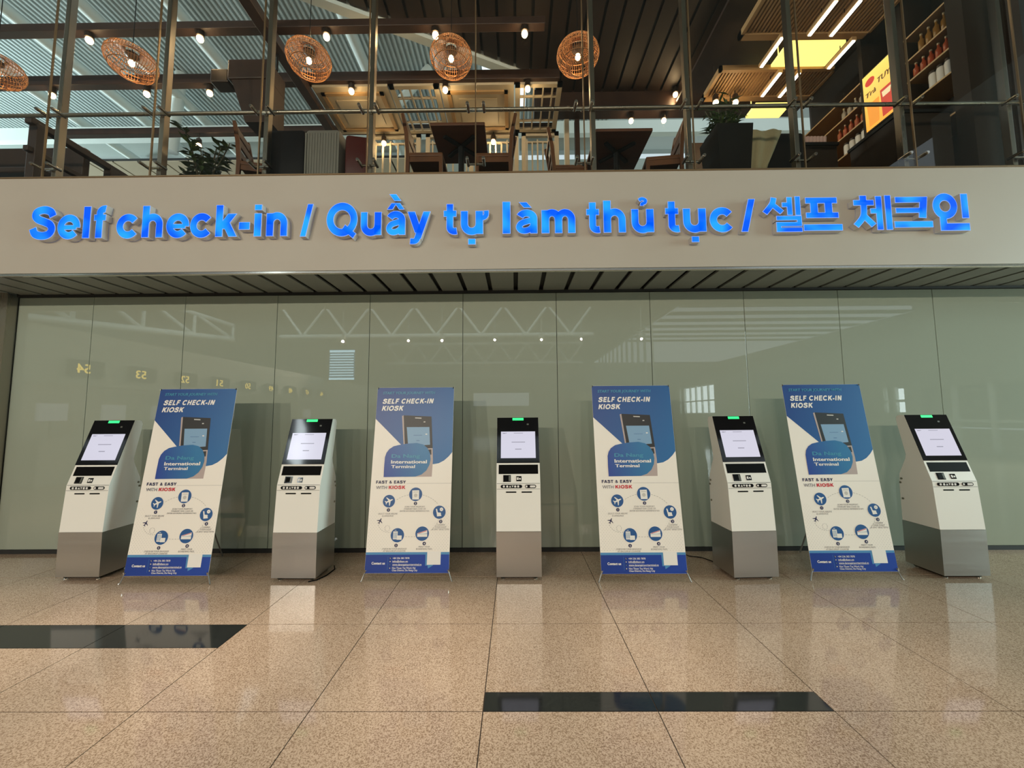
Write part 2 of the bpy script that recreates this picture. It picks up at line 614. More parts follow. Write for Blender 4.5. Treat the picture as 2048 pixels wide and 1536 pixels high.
# ---- tall glazing above the fascia
JX = [-4.89 + 1.1253 * n for n in range(-2, 11)]
for n in range(len(JX) - 1):
    o = MB().box(JX[n] + 0.004, JX[n + 1] - 0.004, FY + 0.004, FY + 0.016, FTOP + 0.014, 6.3).build('window_%d' % (n + 1), M_GLASS)
    struct(o)
    MB().box(JX[n + 1] - 0.006, JX[n + 1] + 0.006, FY + 0.002, FY + 0.018, FTOP + 0.014, 6.3).build('seal', M_BRONZE, o)

ORD = ['first', 'second', 'third', 'fourth', 'fifth', 'sixth', 'seventh', 'eighth', 'ninth', 'tenth', 'eleventh', 'twelfth']


def spider(parent, x, z, yb):
    """paired stand-off bolts through the glass with a cross arm behind"""
    a = MB()
    a.tube((x - 0.085, FY + 0.075, z), (x + 0.085, FY + 0.075, z), 0.012, 8)
    a.tube((x, FY + 0.075, z), (x, yb, z), 0.016, 8)
    arm = a.build('spider_arm', M_CHROME, parent, True)
    for s in (-1, 1):
        b = MB()
        b.tube((x + s * 0.083, FY - 0.028, z), (x + s * 0.083, FY + 0.095, z), 0.017, 12)
        b.tube((x + s * 0.083, FY - 0.036, z), (x + s * 0.083, FY - 0.026, z), 0.013, 12)
        b.build('stand_off_bolt', M_CHROME, arm, True)


vis = [2, 3, 4, 5, 6, 7, 8, 9, 10, 11]
for k, n in enumerate(vis):
    x = JX[n]
    xp = x + (0.115 if n == 7 else 0.0)
    if n == 6:
        t = thing('spider_fitting', 'steel spider fitting on the glass joint in front of the left cafe table', 'glass fitting', (0, 0, 0))
        for z in (4.137, 4.737):
            spider(t, x, z, FY + 0.08)
        continue
    t = thing('glazing_post', 'brushed steel upright glazing post behind the upper glass, %s from the left' % ORD[k], 'post', (0, 0, 0), 0, 'posts behind the upper glazing')
    MB().box(xp - 0.024, xp + 0.024, 3.855, 3.925, CF, 6.3, b=0.004).build('post_bar', M_STEEL, t)
    for z in (4.137, 4.737):
        spider(t, x, z, 3.86)
hr = MB().tube((-7.9, 3.835, 4.748), (9.2, 3.835, 4.748), 0.02, 14)
tag(hr.build('handrail', M_STEEL, None, True), 'long horizontal steel tube handrail running across behind the upper glass', 'handrail')

# ================================================================== SIGN LETTERS
LET_Y = FY - 0.062


def EL(cx, cy_, rx, ry, a0, a1, n=14):
    return [(cx + rx * math.cos(math.radians(a0 + (a1 - a0) * i / n)), cy_ + ry * math.sin(math.radians(a0 + (a1 - a0) * i / n))) for i in range(n + 1)]


def CR(p, n=5):
    """smooth curve through points"""
    out = []
    q = [p[0]] + list(p) + [p[-1]]
    for i in range(1, len(q) - 2):
        for k in range(n):
            t = k / n
            out.append(tuple(0.5 * (2 * q[i][j] + (q[i + 1][j] - q[i - 1][j]) * t + (2 * q[i - 1][j] - 5 * q[i][j] + 4 * q[i + 1][j] - q[i + 2][j]) * t * t
                                    + (3 * q[i][j] - q[i - 1][j] - 3 * q[i + 1][j] + q[i + 2][j]) * t ** 3) for j in (0, 1)))
    return out + [tuple(p[-1])]


# stroke = (points, width, closed); slanted bars with level ends = ('bar', x0, y0, x1, y1, level width)
W = 0.195
N_ARCH = EL(.425, .40, .235, .24, 180, 0)
BOWL_A = [([(.615, 0), (.615, .46)] + EL(.395, .46, .22, .18, 0, 158), .18, 0), (CR([(.615, .42), (.42, .385), (.24, .32), (.165, .20), (.235, .105), (.37, .09), (.52, .15), (.615, .27)]), .155, 0)]
U_ = [([(.19, .725), (.19, .32)] + EL(.425, .32, .235, .235, 180, 360), .185, 0), ([(.665, 0), (.665, .725)], W, 0)]
GRAVE = ('bar', .44, .80, .28, .98, .20)
GLY = {
    'S': (.93, [(CR([(.79, .69), (.70, .84), (.47, .905), (.235, .84), (.19, .71), (.30, .60), (.50, .53), (.70, .44), (.775, .29), (.68, .14), (.46, .09), (.22, .15), (.125, .33)]), .20, 0)]),
    'e': (.776, [(EL(.40, .3625, .275, .275, -6, 322, 26), .185, 0), ([(.16, .345), (.66, .345)], .12, 0)]),
    'l': (.388, [([(.195, 0), (.195, 1)], W, 0)]),
    'f': (.465, [([(.215, 0), (.215, .78)] + EL(.375, .78, .16, .135, 180, 75), .185, 0), ([(.02, .645), (.43, .645)], .155, 0)]),
    'c': (.776, [(EL(.40, .3625, .275, .275, 36, 324, 24), .185, 0)]),
    'h': (.853, [([(.19, 0), (.19, 1)], W, 0), ([(.19, .36)] + N_ARCH + [(.66, 0)], .185, 0)]),
    'n': (.853, [([(.19, 0), (.19, .725)], W, 0), ([(.19, .36)] + N_ARCH + [(.66, 0)], .185, 0)]),
    'm': (1.24, [([(.17, 0), (.17, .725)], W, 0), ([(.17, .40)] + EL(.37, .42, .2, .22, 180, 0) + [(.57, 0)], .185, 0), ([(.57, .40)] + EL(.77, .42, .2, .22, 180, 0) + [(.97, 0)], .185, 0)]),
    'k': (.776, [([(.19, 0), (.19, 1)], W, 0), ('bar', .24, .24, .63, .725, .25), ('bar', .66, 0, .40, .46, .235)]),
    '-': (.465, [([(.05, .335), (.42, .335)], .19, 0)]),
    'i': (.388, [([(.195, 0), (.195, .725)], W, 0), ([(.195, .82), (.195, 1)], W, 0)]),
    '/': (.388, [('bar', .07, -.02, .32, 1.0, .17)]),
    'Q': (1.087, [(EL(.545, .5, .41, .41, 0, 360, 36)[:-1], .195, 1), ([(.60, .27), (.99, -.02)], .15, 0)]),
    'u': (.853, U_),
    'y': (.776, [('bar', .12, .725, .385, .05, .22), (('bar'), .66, .725, .34, -.13, .205), (CR([(.37, -.06), (.32, -.16), (.23, -.20), (.09, -.195)]), .15, 0)]),
    't': (.465, [([(.22, .95), (.22, .22)] + EL(.37, .22, .15, .125, 180, 278) + [(.45, .105)], .175, 0), ([(.02, .645), (.43, .645)], .155, 0)]),
    'à': (.776, BOWL_A + [GRAVE]),
    'ầ': (.776, BOWL_A + [('bar', .18, .79, .34, 1.0, .16), ('bar', .60, .79, .44, 1.0, .16), ('bar', .46, 1.06, .28, 1.28, .20)]),
    'ủ': (.853, U_ + [(CR([(.33, .985), (.42, 1.04), (.53, 1.0), (.52, .925), (.43, .885), (.42, .82)]), .095, 0)]),
    'ụ': (.853, U_ + [([(.43, -.14), (.43, -.32)], .185, 0)]),
    'ự': (.98, U_ + [([(.43, -.14), (.43, -.32)], .185, 0), (CR([(.70, .50), (.82, .52), (.885, .60), (.885, .735)]), .13, 0)]),
    'E': (.80, [([(.74, .095), (.19, .095), (.19, .905), (.72, .905)], W, 0), ([(.19, .51), (.68, .51)], .17, 0)]),
    'L': (.74, [([(.19, 1), (.19, .095), (.68, .095)], W, 0)]),
    'F': (.74, [([(.19, 0), (.19, .905), (.70, .905)], W, 0), ([(.19, .49), (.63, .49)], .17, 0)]),
    'C': (.95, [(EL(.50, .5, .37, .41, 42, 318, 24), W, 0)]),
    'H': (.92, [([(.19, 0), (.19, 1)], W, 0), ([(.73, 0), (.73, 1)], W, 0), ([(.19, .51), (.73, .51)], .18, 0)]),
    'K': (.90, [([(.19, 0), (.19, 1)], W, 0), ('bar', .24, .34, .74, 1.0, .27), ('bar', .79, 0, .42, .60, .25)]),
    'I': (.40, [([(.195, 0), (.195, 1)], W, 0)]),
    'N': (.93, [([(.19, 0), (.19, 1)], W, 0), ([(.74, 0), (.74, 1)], W, 0), ('bar', .72, 0, .21, 1.0, .23)]),
    'O': (1.02, [(EL(.51, .5, .39, .41, 0, 360, 30)[:-1], W, 1)]),
    'A': (.92, [('bar', .13, 0, .44, 1.0, .22), ('bar', .79, 0, .48, 1.0, .22), ([(.26, .30), (.66, .30)], .16, 0)]),
    'T': (.82, [([(.41, 0), (.41, .86)], W, 0), ([(.03, .905), (.79, .905)], W, 0)]),
    'Y': (.86, [([(.43, 0), (.43, .45)], W, 0), ('bar', .43, .38, .12, 1.0, .23), ('bar', .43, .38, .74, 1.0, .23)]),
    '&': (.95, [(CR([(.82, .05), (.55, .36), (.30, .66), (.32, .86), (.47, .90), (.58, .78), (.50, .63), (.26, .46), (.16, .27), (.26, .11), (.46, .09), (.66, .24), (.78, .48)]), .15, 0)]),
    ' ': (.40, []),
    '셀': (1, [(CR([(.30, .97), (.25, .78), (.05, .52)]), .125, 0), ([(.25, .78), (.50, .54)], .12, 0), ([(.50, .76), (.70, .76)], .11, 0), ([(.70, .98), (.70, .46)], .115, 0), ([(.91, 1), (.91, .45)], .115, 0),
                ([(.34, .38), (.93, .38), (.93, .205), (.395, .205), (.395, .05), (1.0, .05)], .105, 0)]),
    '프': (1, [([(.08, .92), (.90, .92)], .15, 0), ([(.30, .9), (.30, .46)], .16, 0), ([(.67, .9), (.67, .46)], .16, 0), ([(.08, .46), (.92, .46)], .14, 0), ([(0, .08), (1, .08)], .16, 0)]),
    '체': (1, [([(.28, 1.0), (.28, .80)], .15, 0), ([(.02, .79), (.56, .79)], .13, 0), (CR([(.29, .76), (.26, .40), (.05, .12)]), .135, 0), ([(.27, .42), (.52, .13)], .135, 0), ([(.45, .55), (.68, .55)], .12, 0), ([(.68, .98), (.68, 0)], .135, 0), ([(.92, 1.0), (.92, 0)], .135, 0)]),
    '크': (1, [([(.06, .92), (.80, .92), (.74, .30)], .16, 0), ([(.06, .56), (.76, .56)], .14, 0), ([(0, .09), (1, .09)], .17, 0)]),
    '인': (1, [(EL(.33, .66, .255, .255, 0, 360, 28)[:-1], .165, 1), ([(.90, 1.0), (.90, .32)], .165, 0), ([(.25, .36), (.25, .085), (1.0, .085)], .165, 0)]),
}


def strip(pts, w, closed, trim=0.0):
    """left and right edge points of a thick stroke with mitred corners"""
    pts = [Vector(p) for i, p in enumerate(pts) if i == 0 or (Vector(p) - Vector(pts[i - 1])).length > 1e-4]
    n = len(pts)
    if trim and not closed:
        pts[0] = pts[0] + (pts[1] - pts[0]).normalized() * min(trim, (pts[1] - pts[0]).length * 0.8)
        pts[-1] = pts[-1] + (pts[-2] - pts[-1]).normalized() * min(trim, (pts[-2] - pts[-1]).length * 0.8)
    L, R = [], []
    for i, p in enumerate(pts):
        a = pts[(i - 1) % n] if (closed or i) else None
        c = pts[(i + 1) % n] if (closed or i < n - 1) else None
        d1 = (p - a).normalized() if a is not None else (c - p).normalized()
        d2 = (c - p).normalized() if c is not None else d1
        nm = Vector((-d1.y - d2.y, d1.x + d2.x))
        nm = nm.normalized() if nm.length > 1e-6 else Vector((-d1.y, d1.x))
        k = max(0.5, nm.dot(Vector((-d1.y, d1.x))))
        L.append(p + nm * (w / 2 / k))
        R.append(p - nm * (w / 2 / k))
    return L, R


def stroke_quads(st, inset):
    if st[0] == 'bar':
        _, x0, y0, x1, y1, wx = st
        if y1 < y0:
            x0, y0, x1, y1 = x1, y1, x0, y0
        wx *= 1.22
        t = inset / (y1 - y0)
        x0, y0, x1, y1 = x0 + (x1 - x0) * t, y0 + inset, x1 - (x1 - x0) * t, y1 - inset
        L, R, closed = [Vector((x0 - wx / 2 + inset * 1.15, y0)), Vector((x1 - wx / 2 + inset * 1.15, y1))], [Vector((x0 + wx / 2 - inset * 1.15, y0)), Vector((x1 + wx / 2 - inset * 1.15, y1))], 0
    else:
        pts, w, closed = st
        L, R = strip(pts, w * 1.27 - 2 * inset, closed, inset)
    return L, R, closed


def add_glyph(front, sides, ch, place, y0, y1, inset):
    for st in GLY[ch][1]:
        L, R, closed = stroke_quads(st, inset)
        n = len(L)
        P = lambda v, y: (place(v)[0], y, place(v)[1])
        for i in range(n if closed else n - 1):
            j = (i + 1) % n
            front.add([P(L[i], y0), P(R[i], y0), P(R[j], y0), P(L[j], y0)], [(0, 1, 2, 3)], 0 if sides is None else 1)
            if sides is not None:
                sides.add([P(L[i], y0), P(L[j], y0), P(L[j], y1), P(L[i], y1), P(R[i], y0), P(R[j], y0), P(R[j], y1), P(R[i], y1)], [(0, 1, 2, 3), (4, 7, 6, 5)], 0)
        if sides is not None and not closed:
            for i in (0, n - 1):
                sides.add([P(L[i], y0), P(R[i], y0), P(R[i], y1), P(L[i], y1)], [(0, 1, 2, 3)], 0)


def letter(ch, place, label):
    t = thing('sign_letter', label, 'sign letter', (0, 0, 0), 0, 'blue lit letters of the fascia sign')
    mb = MB()
    add_glyph(mb, mb, ch, place, LET_Y, LET_Y + 0.058, 0.0)
    mb.build('casing', [M_LETSIDE, M_LETRIM], t)
    mf = MB()
    add_glyph(mf, None, ch, place, LET_Y - 0.0015, 0, 0.014)
    mf.build('face', M_LETFACE, t)


def glyph_span(ch):
    xs_ = [v.x for st in GLY[ch][1] for side in stroke_quads(st, 0.0)[:2] for v in side]
    return min(xs_), max(xs_)


def stroke_text(mb, s_, to3, x0, base, cap, x1, shear=0.0, m=None, gap=0.06):
    """heavy grotesque lettering laid flat; overlapping strokes sit a hair apart"""
    pens_, pen_ = [], 0.0
    for c_ in s_:
        pens_.append(pen_)
        pen_ += GLY[c_][0] + gap
    lo_, hi_ = glyph_span(s_[0])[0], pens_[-1] + glyph_span(s_[-1])[1] + shear
    k_ = (x1 - x0) / (hi_ - lo_)
    for c_, p_ in zip(s_, pens_):
        for q_, st_ in enumerate(GLY[c_][1]):
            L_, R_, cl_ = stroke_quads(st_, 0.0)
            n_ = len(L_)
            P_ = lambda v: to3(x0 + (p_ + v.x + shear * v.y - lo_) * k_, base + v.y * cap, q_)
            for i_ in range(n_ if cl_ else n_ - 1):
                j_ = (i_ + 1) % n_
                mb.add([P_(L_[i_]), P_(R_[i_]), P_(R_[j_]), P_(L_[j_])], [(0, 1, 2, 3)], m)


WORDS = [('Self', -4.878, -4.104, 'Self'), ('check-in', -3.995, -2.267, 'check-in'), ('/', -2.139, -2.010, None), ('Quầy', -1.876, -0.831, 'Quầy'),
         ('tự', -0.701, -0.247, 'tự'), ('làm', -0.113, 0.615, 'làm'), ('thủ', 0.723, 1.395, 'thủ'), ('tục', 1.507, 2.170, 'tục'), ('/', 2.252, 2.405, None)]
BASE_Z, CAP_Z = 3.313, 0.333
slash = 0
for w, xl, xr, nm in WORDS:
    pens, pen = [], 0.0
    for ch in w:
        pens.append(pen)
        pen += GLY[ch][0] + 0.025
    lo = glyph_span(w[0])[0]
    hi = pens[-1] + glyph_span(w[-1])[1]
    kx = (xr - xl) / (hi - lo)
    for i, ch in enumerate(w):
        if nm is None:
            slash += 1
            lab = 'blue lit slash between check-in and Quầy' if slash == 1 else 'blue lit slash before the Korean characters'
        else:
            what = 'hyphen' if ch == '-' else 'letter ' + ch
            lab = 'blue lit %s, %s character of the sign word %s' % (what, ORD[i], nm)
        letter(ch, lambda v, p=pens[i]: (xl + (p + v.x - lo) * kx, BASE_Z + v.y * CAP_Z), lab)
for i, (ch, xl, xr, zb, zt) in enumerate([('셀', 2.474, 2.858, 3.306, 3.668), ('프', 2.868, 3.253, 3.317, 3.648), ('체', 3.365, 3.744, 3.311, 3.668),
                                          ('크', 3.762, 4.142, 3.338, 3.643), ('인', 4.160, 4.500, 3.303, 3.675)]):
    letter(ch, lambda v: (xl + v.x * (xr - xl), zb + v.y * (zt - zb)), 'blue lit Korean character %s, %s of the five at the right' % (ch, ORD[i]))

# ================================================================== KIOSKS
KW = 0.2072
IA, IB = Vector((0.032, 0.868)), Vector((0.24, 1.487))
IV = (IB - IA).normalized()
IN = Vector((-IV.y, IV.x))


def inc(u, v, d=0.0):
    """point on the sloping upper front: u across, v up the slope, d proud of it"""
    p = IA + IV * v + IN * d
    return (u, p.x, p.y)


def inc_box(mb, u0, u1, v0, v1, d0, d1, m=None):
    mb.hull4([inc(u0, v0, d0), inc(u1, v0, d0), inc(u1, v1, d0), inc(u0, v1, d0)], [inc(u0, v0, d1), inc(u1, v0, d1), inc(u1, v1, d1), inc(u0, v1, d1)], m)


LF0, LF1 = Vector((0.002, 0.44)), IA
LV = (LF1 - LF0).normalized()
LN = Vector((-LV.y, LV.x))


def low(u, z, d=0.0):
    p = LF0 + LV * ((z - 0.44) / LV.y) + LN * d
    return (u, p.x, p.y)


def low_capsule(mb, u0, u1, z0, z1, d0, d1, m=None, n=8, rnd=1.0):
    r = (z1 - z0) / 2
    zc = (z0 + z1) / 2
    pts = [(u1 - r + r * math.cos(t), zc + r * math.sin(t)) for t in [-math.pi / 2 + math.pi * i / n for i in range(n + 1)]]
    pts += [(u0 + r + r * math.cos(t), zc + r * math.sin(t)) for t in [math.pi / 2 + math.pi * i / n for i in range(n + 1)]]
    k = len(pts)
    vs = [low(u, z, d0) for u, z in pts] + [low(u, z, d1) for u, z in pts]
    mb.add(vs, [(i, (i + 1) % k, k + (i + 1) % k, k + i) for i in range(k)] + [tuple(range(k))[::-1], tuple(range(k, 2 * k))], m)


def make_kiosk():
    t = thing('check_in_kiosk', '', 'kiosk')
    back = [(0.345, 0.44), (0.345, 0.80), (0.335, 0.90), (0.262, 1.06), (0.255, 1.10), (0.265, 1.15), (0.318, 1.40), (0.325, 1.45), (0.315, 1.478), (0.295, 1.487)]
    body = MB()
    body.prism_x([(LF0.x, LF0.y), (LF1.x, LF1.y), (IB.x, IB.y)] + back[::-1], -KW, KW)
    bo = body.build('body', M_KWHITE, t)
    base = MB()
    base.prism_x([(0.0, 0.032), (0.0, 0.438), (0.347, 0.438), (0.347, 0.032)], -KW - 0.001, KW + 0.001)
    base.build('steel_base', M_KSTEEL, t)
    MB().box(-0.17, 0.17, 0.035, 0.31, 0.012, 0.034).build('plinth', M_MATTE, t)
    for sx in (-1, 1):
        for yy in (0.05, 0.29):
            MB().lathe([(0.018, 0), (0.018, 0.008), (0.008, 0.01), (0.008, 0.034)], (sx * 0.15, yy, 0), 12).build('foot', M_STEEL, t, True)
    # screen head
    h = MB()
    inc_box(h, -KW + 0.001, KW - 0.001, 0.196, 0.653, -0.002, 0.006)
    head = h.build('screen_head', M_BLACK, t)
    s = MB()
    inc_box(s, -0.167, 0.171, 0.243, 0.508, 0.004, 0.0068)
    scr = s.build('screen', M_SCREEN, head)
    x = MB()
    for u0, u1, v0, v1 in ((-0.150, -0.122, 0.486, 0.494), (-0.118, -0.112, 0.488, 0.496), (-0.04, 0.05, 0.489, 0.494), (-0.062, 0.070, 0.397, 0.404), (-0.028, 0.034, 0.326, 0.334)):
        inc_box(x, u0, u1, v0, v1, 0.006, 0.0072)
    x.build('screen_text', M_SCRTXT, head)
    g = MB()
    inc_box(g, -0.052, 0.058, 0.624, 0.648, 0.004, 0.009)
    g.build('green_light_bar', M_GREEN, head)
    c = MB()
    inc_box(c, 0.09, 0.11, 0.575, 0.590, 0.004, 0.0066)
    c.build('camera_window', M_CHIP, head)
    # scanner recess and readers
    r = MB()
    inc_box(r, -0.187, 0.190, 0.092, 0.180, -0.02, 0.0012)
    r.build('scanner_window', M_MATTE, t)
    for u0, u1, v0, v1, inner in ((-0.143, -0.071, 0.018, 0.082, 1), (-0.019, 0.030, 0.024, 0.071, 0)):
        k = MB()
        inc_box(k, u0, u1, v0, v1, -0.004, 0.003, 0)
        if inner:
            inc_box(k, u0 + 0.012, u0 + 0.05, v0 + 0.012, v1 - 0.008, 0.002, 0.005, 1)
            inc_box(k, u1 - 0.02, u1 - 0.004, v0 + 0.006, v1 - 0.006, 0.002, 0.0045, 2)
        else:
            inc_box(k, u0 + 0.006, u0 + 0.022, v0 + 0.012, v0 + 0.036, 0.002, 0.0036, 3)
            inc_box(k, u0 + 0.028, u0 + 0.042, v0 + 0.014, v0 + 0.030, 0.002, 0.0036, 3)
        k.build('card_reader', [M_BLACK, M_MATTE, M_CHIP, M_ICON], t)
    # seams
    sm = MB()
    inc_box(sm, -KW + 0.004, KW - 0.004, 0.001, 0.005, -0.003, 0.0006)
    sm.hull4([low(-KW + .004, 0.819, -0.003), low(KW - .004, 0.819, -0.003), low(KW - .004, 0.822, -0.003), low(-KW + .004, 0.822, -0.003)],
             [low(-KW + .004, 0.819, 0.0006), low(KW - .004, 0.819, 0.0006), low(KW - .004, 0.822, 0.0006), low(-KW + .004, 0.822, 0.0006)])
    sm.build('seam', M_CHIP, t)
    # accessibility key strips
    k1 = MB()
    low_capsule(k1, -0.167, 0.036, 0.829, 0.860, -0.003, 0.004)
    p1 = k1.build('key_strip', M_BLACK, t)
    for i, u in enumerate((-0.137, -0.105, -0.078, -0.055, -0.030, -0.002)):
        kk = MB()
        if i in (2, 3):
            s_ = 1 if i == 2 else -1
            kk.add([low(u - 0.010, 0.8445 - s_ * 0.008, 0.0052), low(u + 0.010, 0.8445 - s_ * 0.008, 0.0052), low(u, 0.8445 + s_ * 0.009, 0.0052),
                    low(u - 0.010, 0.8445 - s_ * 0.008, 0.003), low(u + 0.010, 0.8445 - s_ * 0.008, 0.003), low(u, 0.8445 + s_ * 0.009, 0.003)],
                   [(0, 1, 2), (0, 3, 4, 1), (1, 4, 5, 2), (2, 5, 3, 0)])
        else:
            low_capsule(kk, u - 0.0101, u + 0.0101, 0.8345, 0.8545, 0.003, 0.0052)
        kk.build('key', M_ICON, p1)
    k2 = MB()
    low_capsule(k2, 0.062, 0.167, 0.829, 0.860, -0.003, 0.004)
    p2 = k2.build('key_strip', M_BLACK, t)
    kk = MB()
    low_capsule(kk, 0.068, 0.0862, 0.8355, 0.8535, 0.003, 0.0052)
    kk.build('key', M_ICON, p2)
    kk = MB()
    low_capsule(kk, 0.108, 0.160, 0.8355, 0.8535, 0.003, 0.0052)
    kk.build('key', M_ICON, p2)
    for u0, u1 in ((-0.119, -0.018), (0.028, 0.129)):
        q = MB()
        low_capsule(q, u0, u1, 0.786, 0.798, -0.006, 0.0012, n=4)
        q.build('paper_slot', M_MATTE, t)
    for sx in (-1, 1):
        for yy, zz in ((0.318, 0.852), (0.332, 0.812), (0.318, 0.655)):
            MB().tube((sx * KW, yy, zz), (sx * (KW + 0.006), yy, zz), 0.010, 12).build('side_lock', M_STEEL, t, True)
    return t


kiosk = make_kiosk()
KSPOTS = [(-4.115, 3.697, 0.0, 'white self check-in kiosk at the far left, left of the leftmost banner'),
          (-2.055, 3.652, -0.017, 'white self check-in kiosk between the first and second banners from the left'),
          (0.0245, 3.66, 0.0, 'white self check-in kiosk seen straight on in the middle of the row'),
          (2.182, 3.638, 0.045, 'white self check-in kiosk between the third and fourth banners from the left'),
          (4.093, 3.65, 0.0, 'white self check-in kiosk at the far right with brightly lit steel base')]
for i, (x, y, rz, lab) in enumerate(KSPOTS):
    o = kiosk if i == 0 else copy_tree(kiosk)
    o.location = (x, y, 0)
    o.rotation_euler = (0, 0, rz)
    tag(o, lab, 'kiosk', 'self check-in kiosks in a row')
for x0, y0, pts, lab in ((-1.83, 3.98, [(0, 0, .02), (.03, -.05, .006), (.02, -.2, .006), (-.02, -.3, .006), (-.08, -.34, .006)], 'thin black cable looping on the floor beside the second kiosk from the left'),):
    tag(MB().path([(x0 + a, y0 + b, c) for a, b, c in pts], 0.005, 6).build('power_cable', M_MATTE), lab, 'cable')

# ================================================================== BANNERS
BW2, BL = 0.39, 1.748
BT = Vector((0.0, 0.25, 1.73)).normalized()       # up along the sheet
BN = Vector((0.0, -BT.z, BT.y))                   # out of the printed side
BZ0 = 0.072
G_BLUE = gradient_print('print_blue_header', (0.004, 0.050, 0.235), (0.008, 0.125, 0.345), (-0.35, 1.55), (0.35, 1.15))
G_BADGE = gradient_print('print_blue_badge', (0.012, 0.050, 0.30), (0.015, 0.165, 0.37), (-0.27, 0.95), (0.1, 1.0))
G_FOOT = gradient_print('print_blue_footer', (0.004, 0.035, 0.25), (0.006, 0.050, 0.34), (-0.39, 0.1), (0.39, 0.1))
P_LIGHT = mat('print_light_blue', (0.075, 0.26, 0.50), 0.4)
P_CIRC = mat('print_circle_blue', (0.010, 0.085, 0.27), 0.4)
P_NAVY = mat('print_navy', (0.014, 0.015, 0.075), 0.4)
P_TEAL = mat('print_teal', (0.045, 0.27, 0.42), 0.4)
P_WHITE = mat('print_white', (0.82, 0.80, 0.76), 0.4)
P_BLACK = mat('print_black', (0.010, 0.010, 0.012), 0.4)
P_RED = mat('print_red', (0.56, 0.012, 0.03), 0.4)
P_GREY = mat('print_grey', (0.30, 0.29, 0.29), 0.4)
P_LGREY = mat('print_pale_grey', (0.56, 0.54, 0.51), 0.4)
P_BODY = mat('print_kiosk_body', (0.44, 0.36, 0.34), 0.4)
P_SCR = mat('print_screen_blue', (0.20, 0.36, 0.55), 0.4)
PM = [M_SHEET, G_BLUE, G_BADGE, G_FOOT, P_LIGHT, P_CIRC, P_NAVY, P_TEAL, P_WHITE, P_BLACK, P_RED, P_GREY, P_LGREY, P_BODY, P_SCR]
PI = {m.name: i for i, m in enumerate(PM)}


def sheet3(u, v, lay):
    return (u, -lay * 0.00045, v)


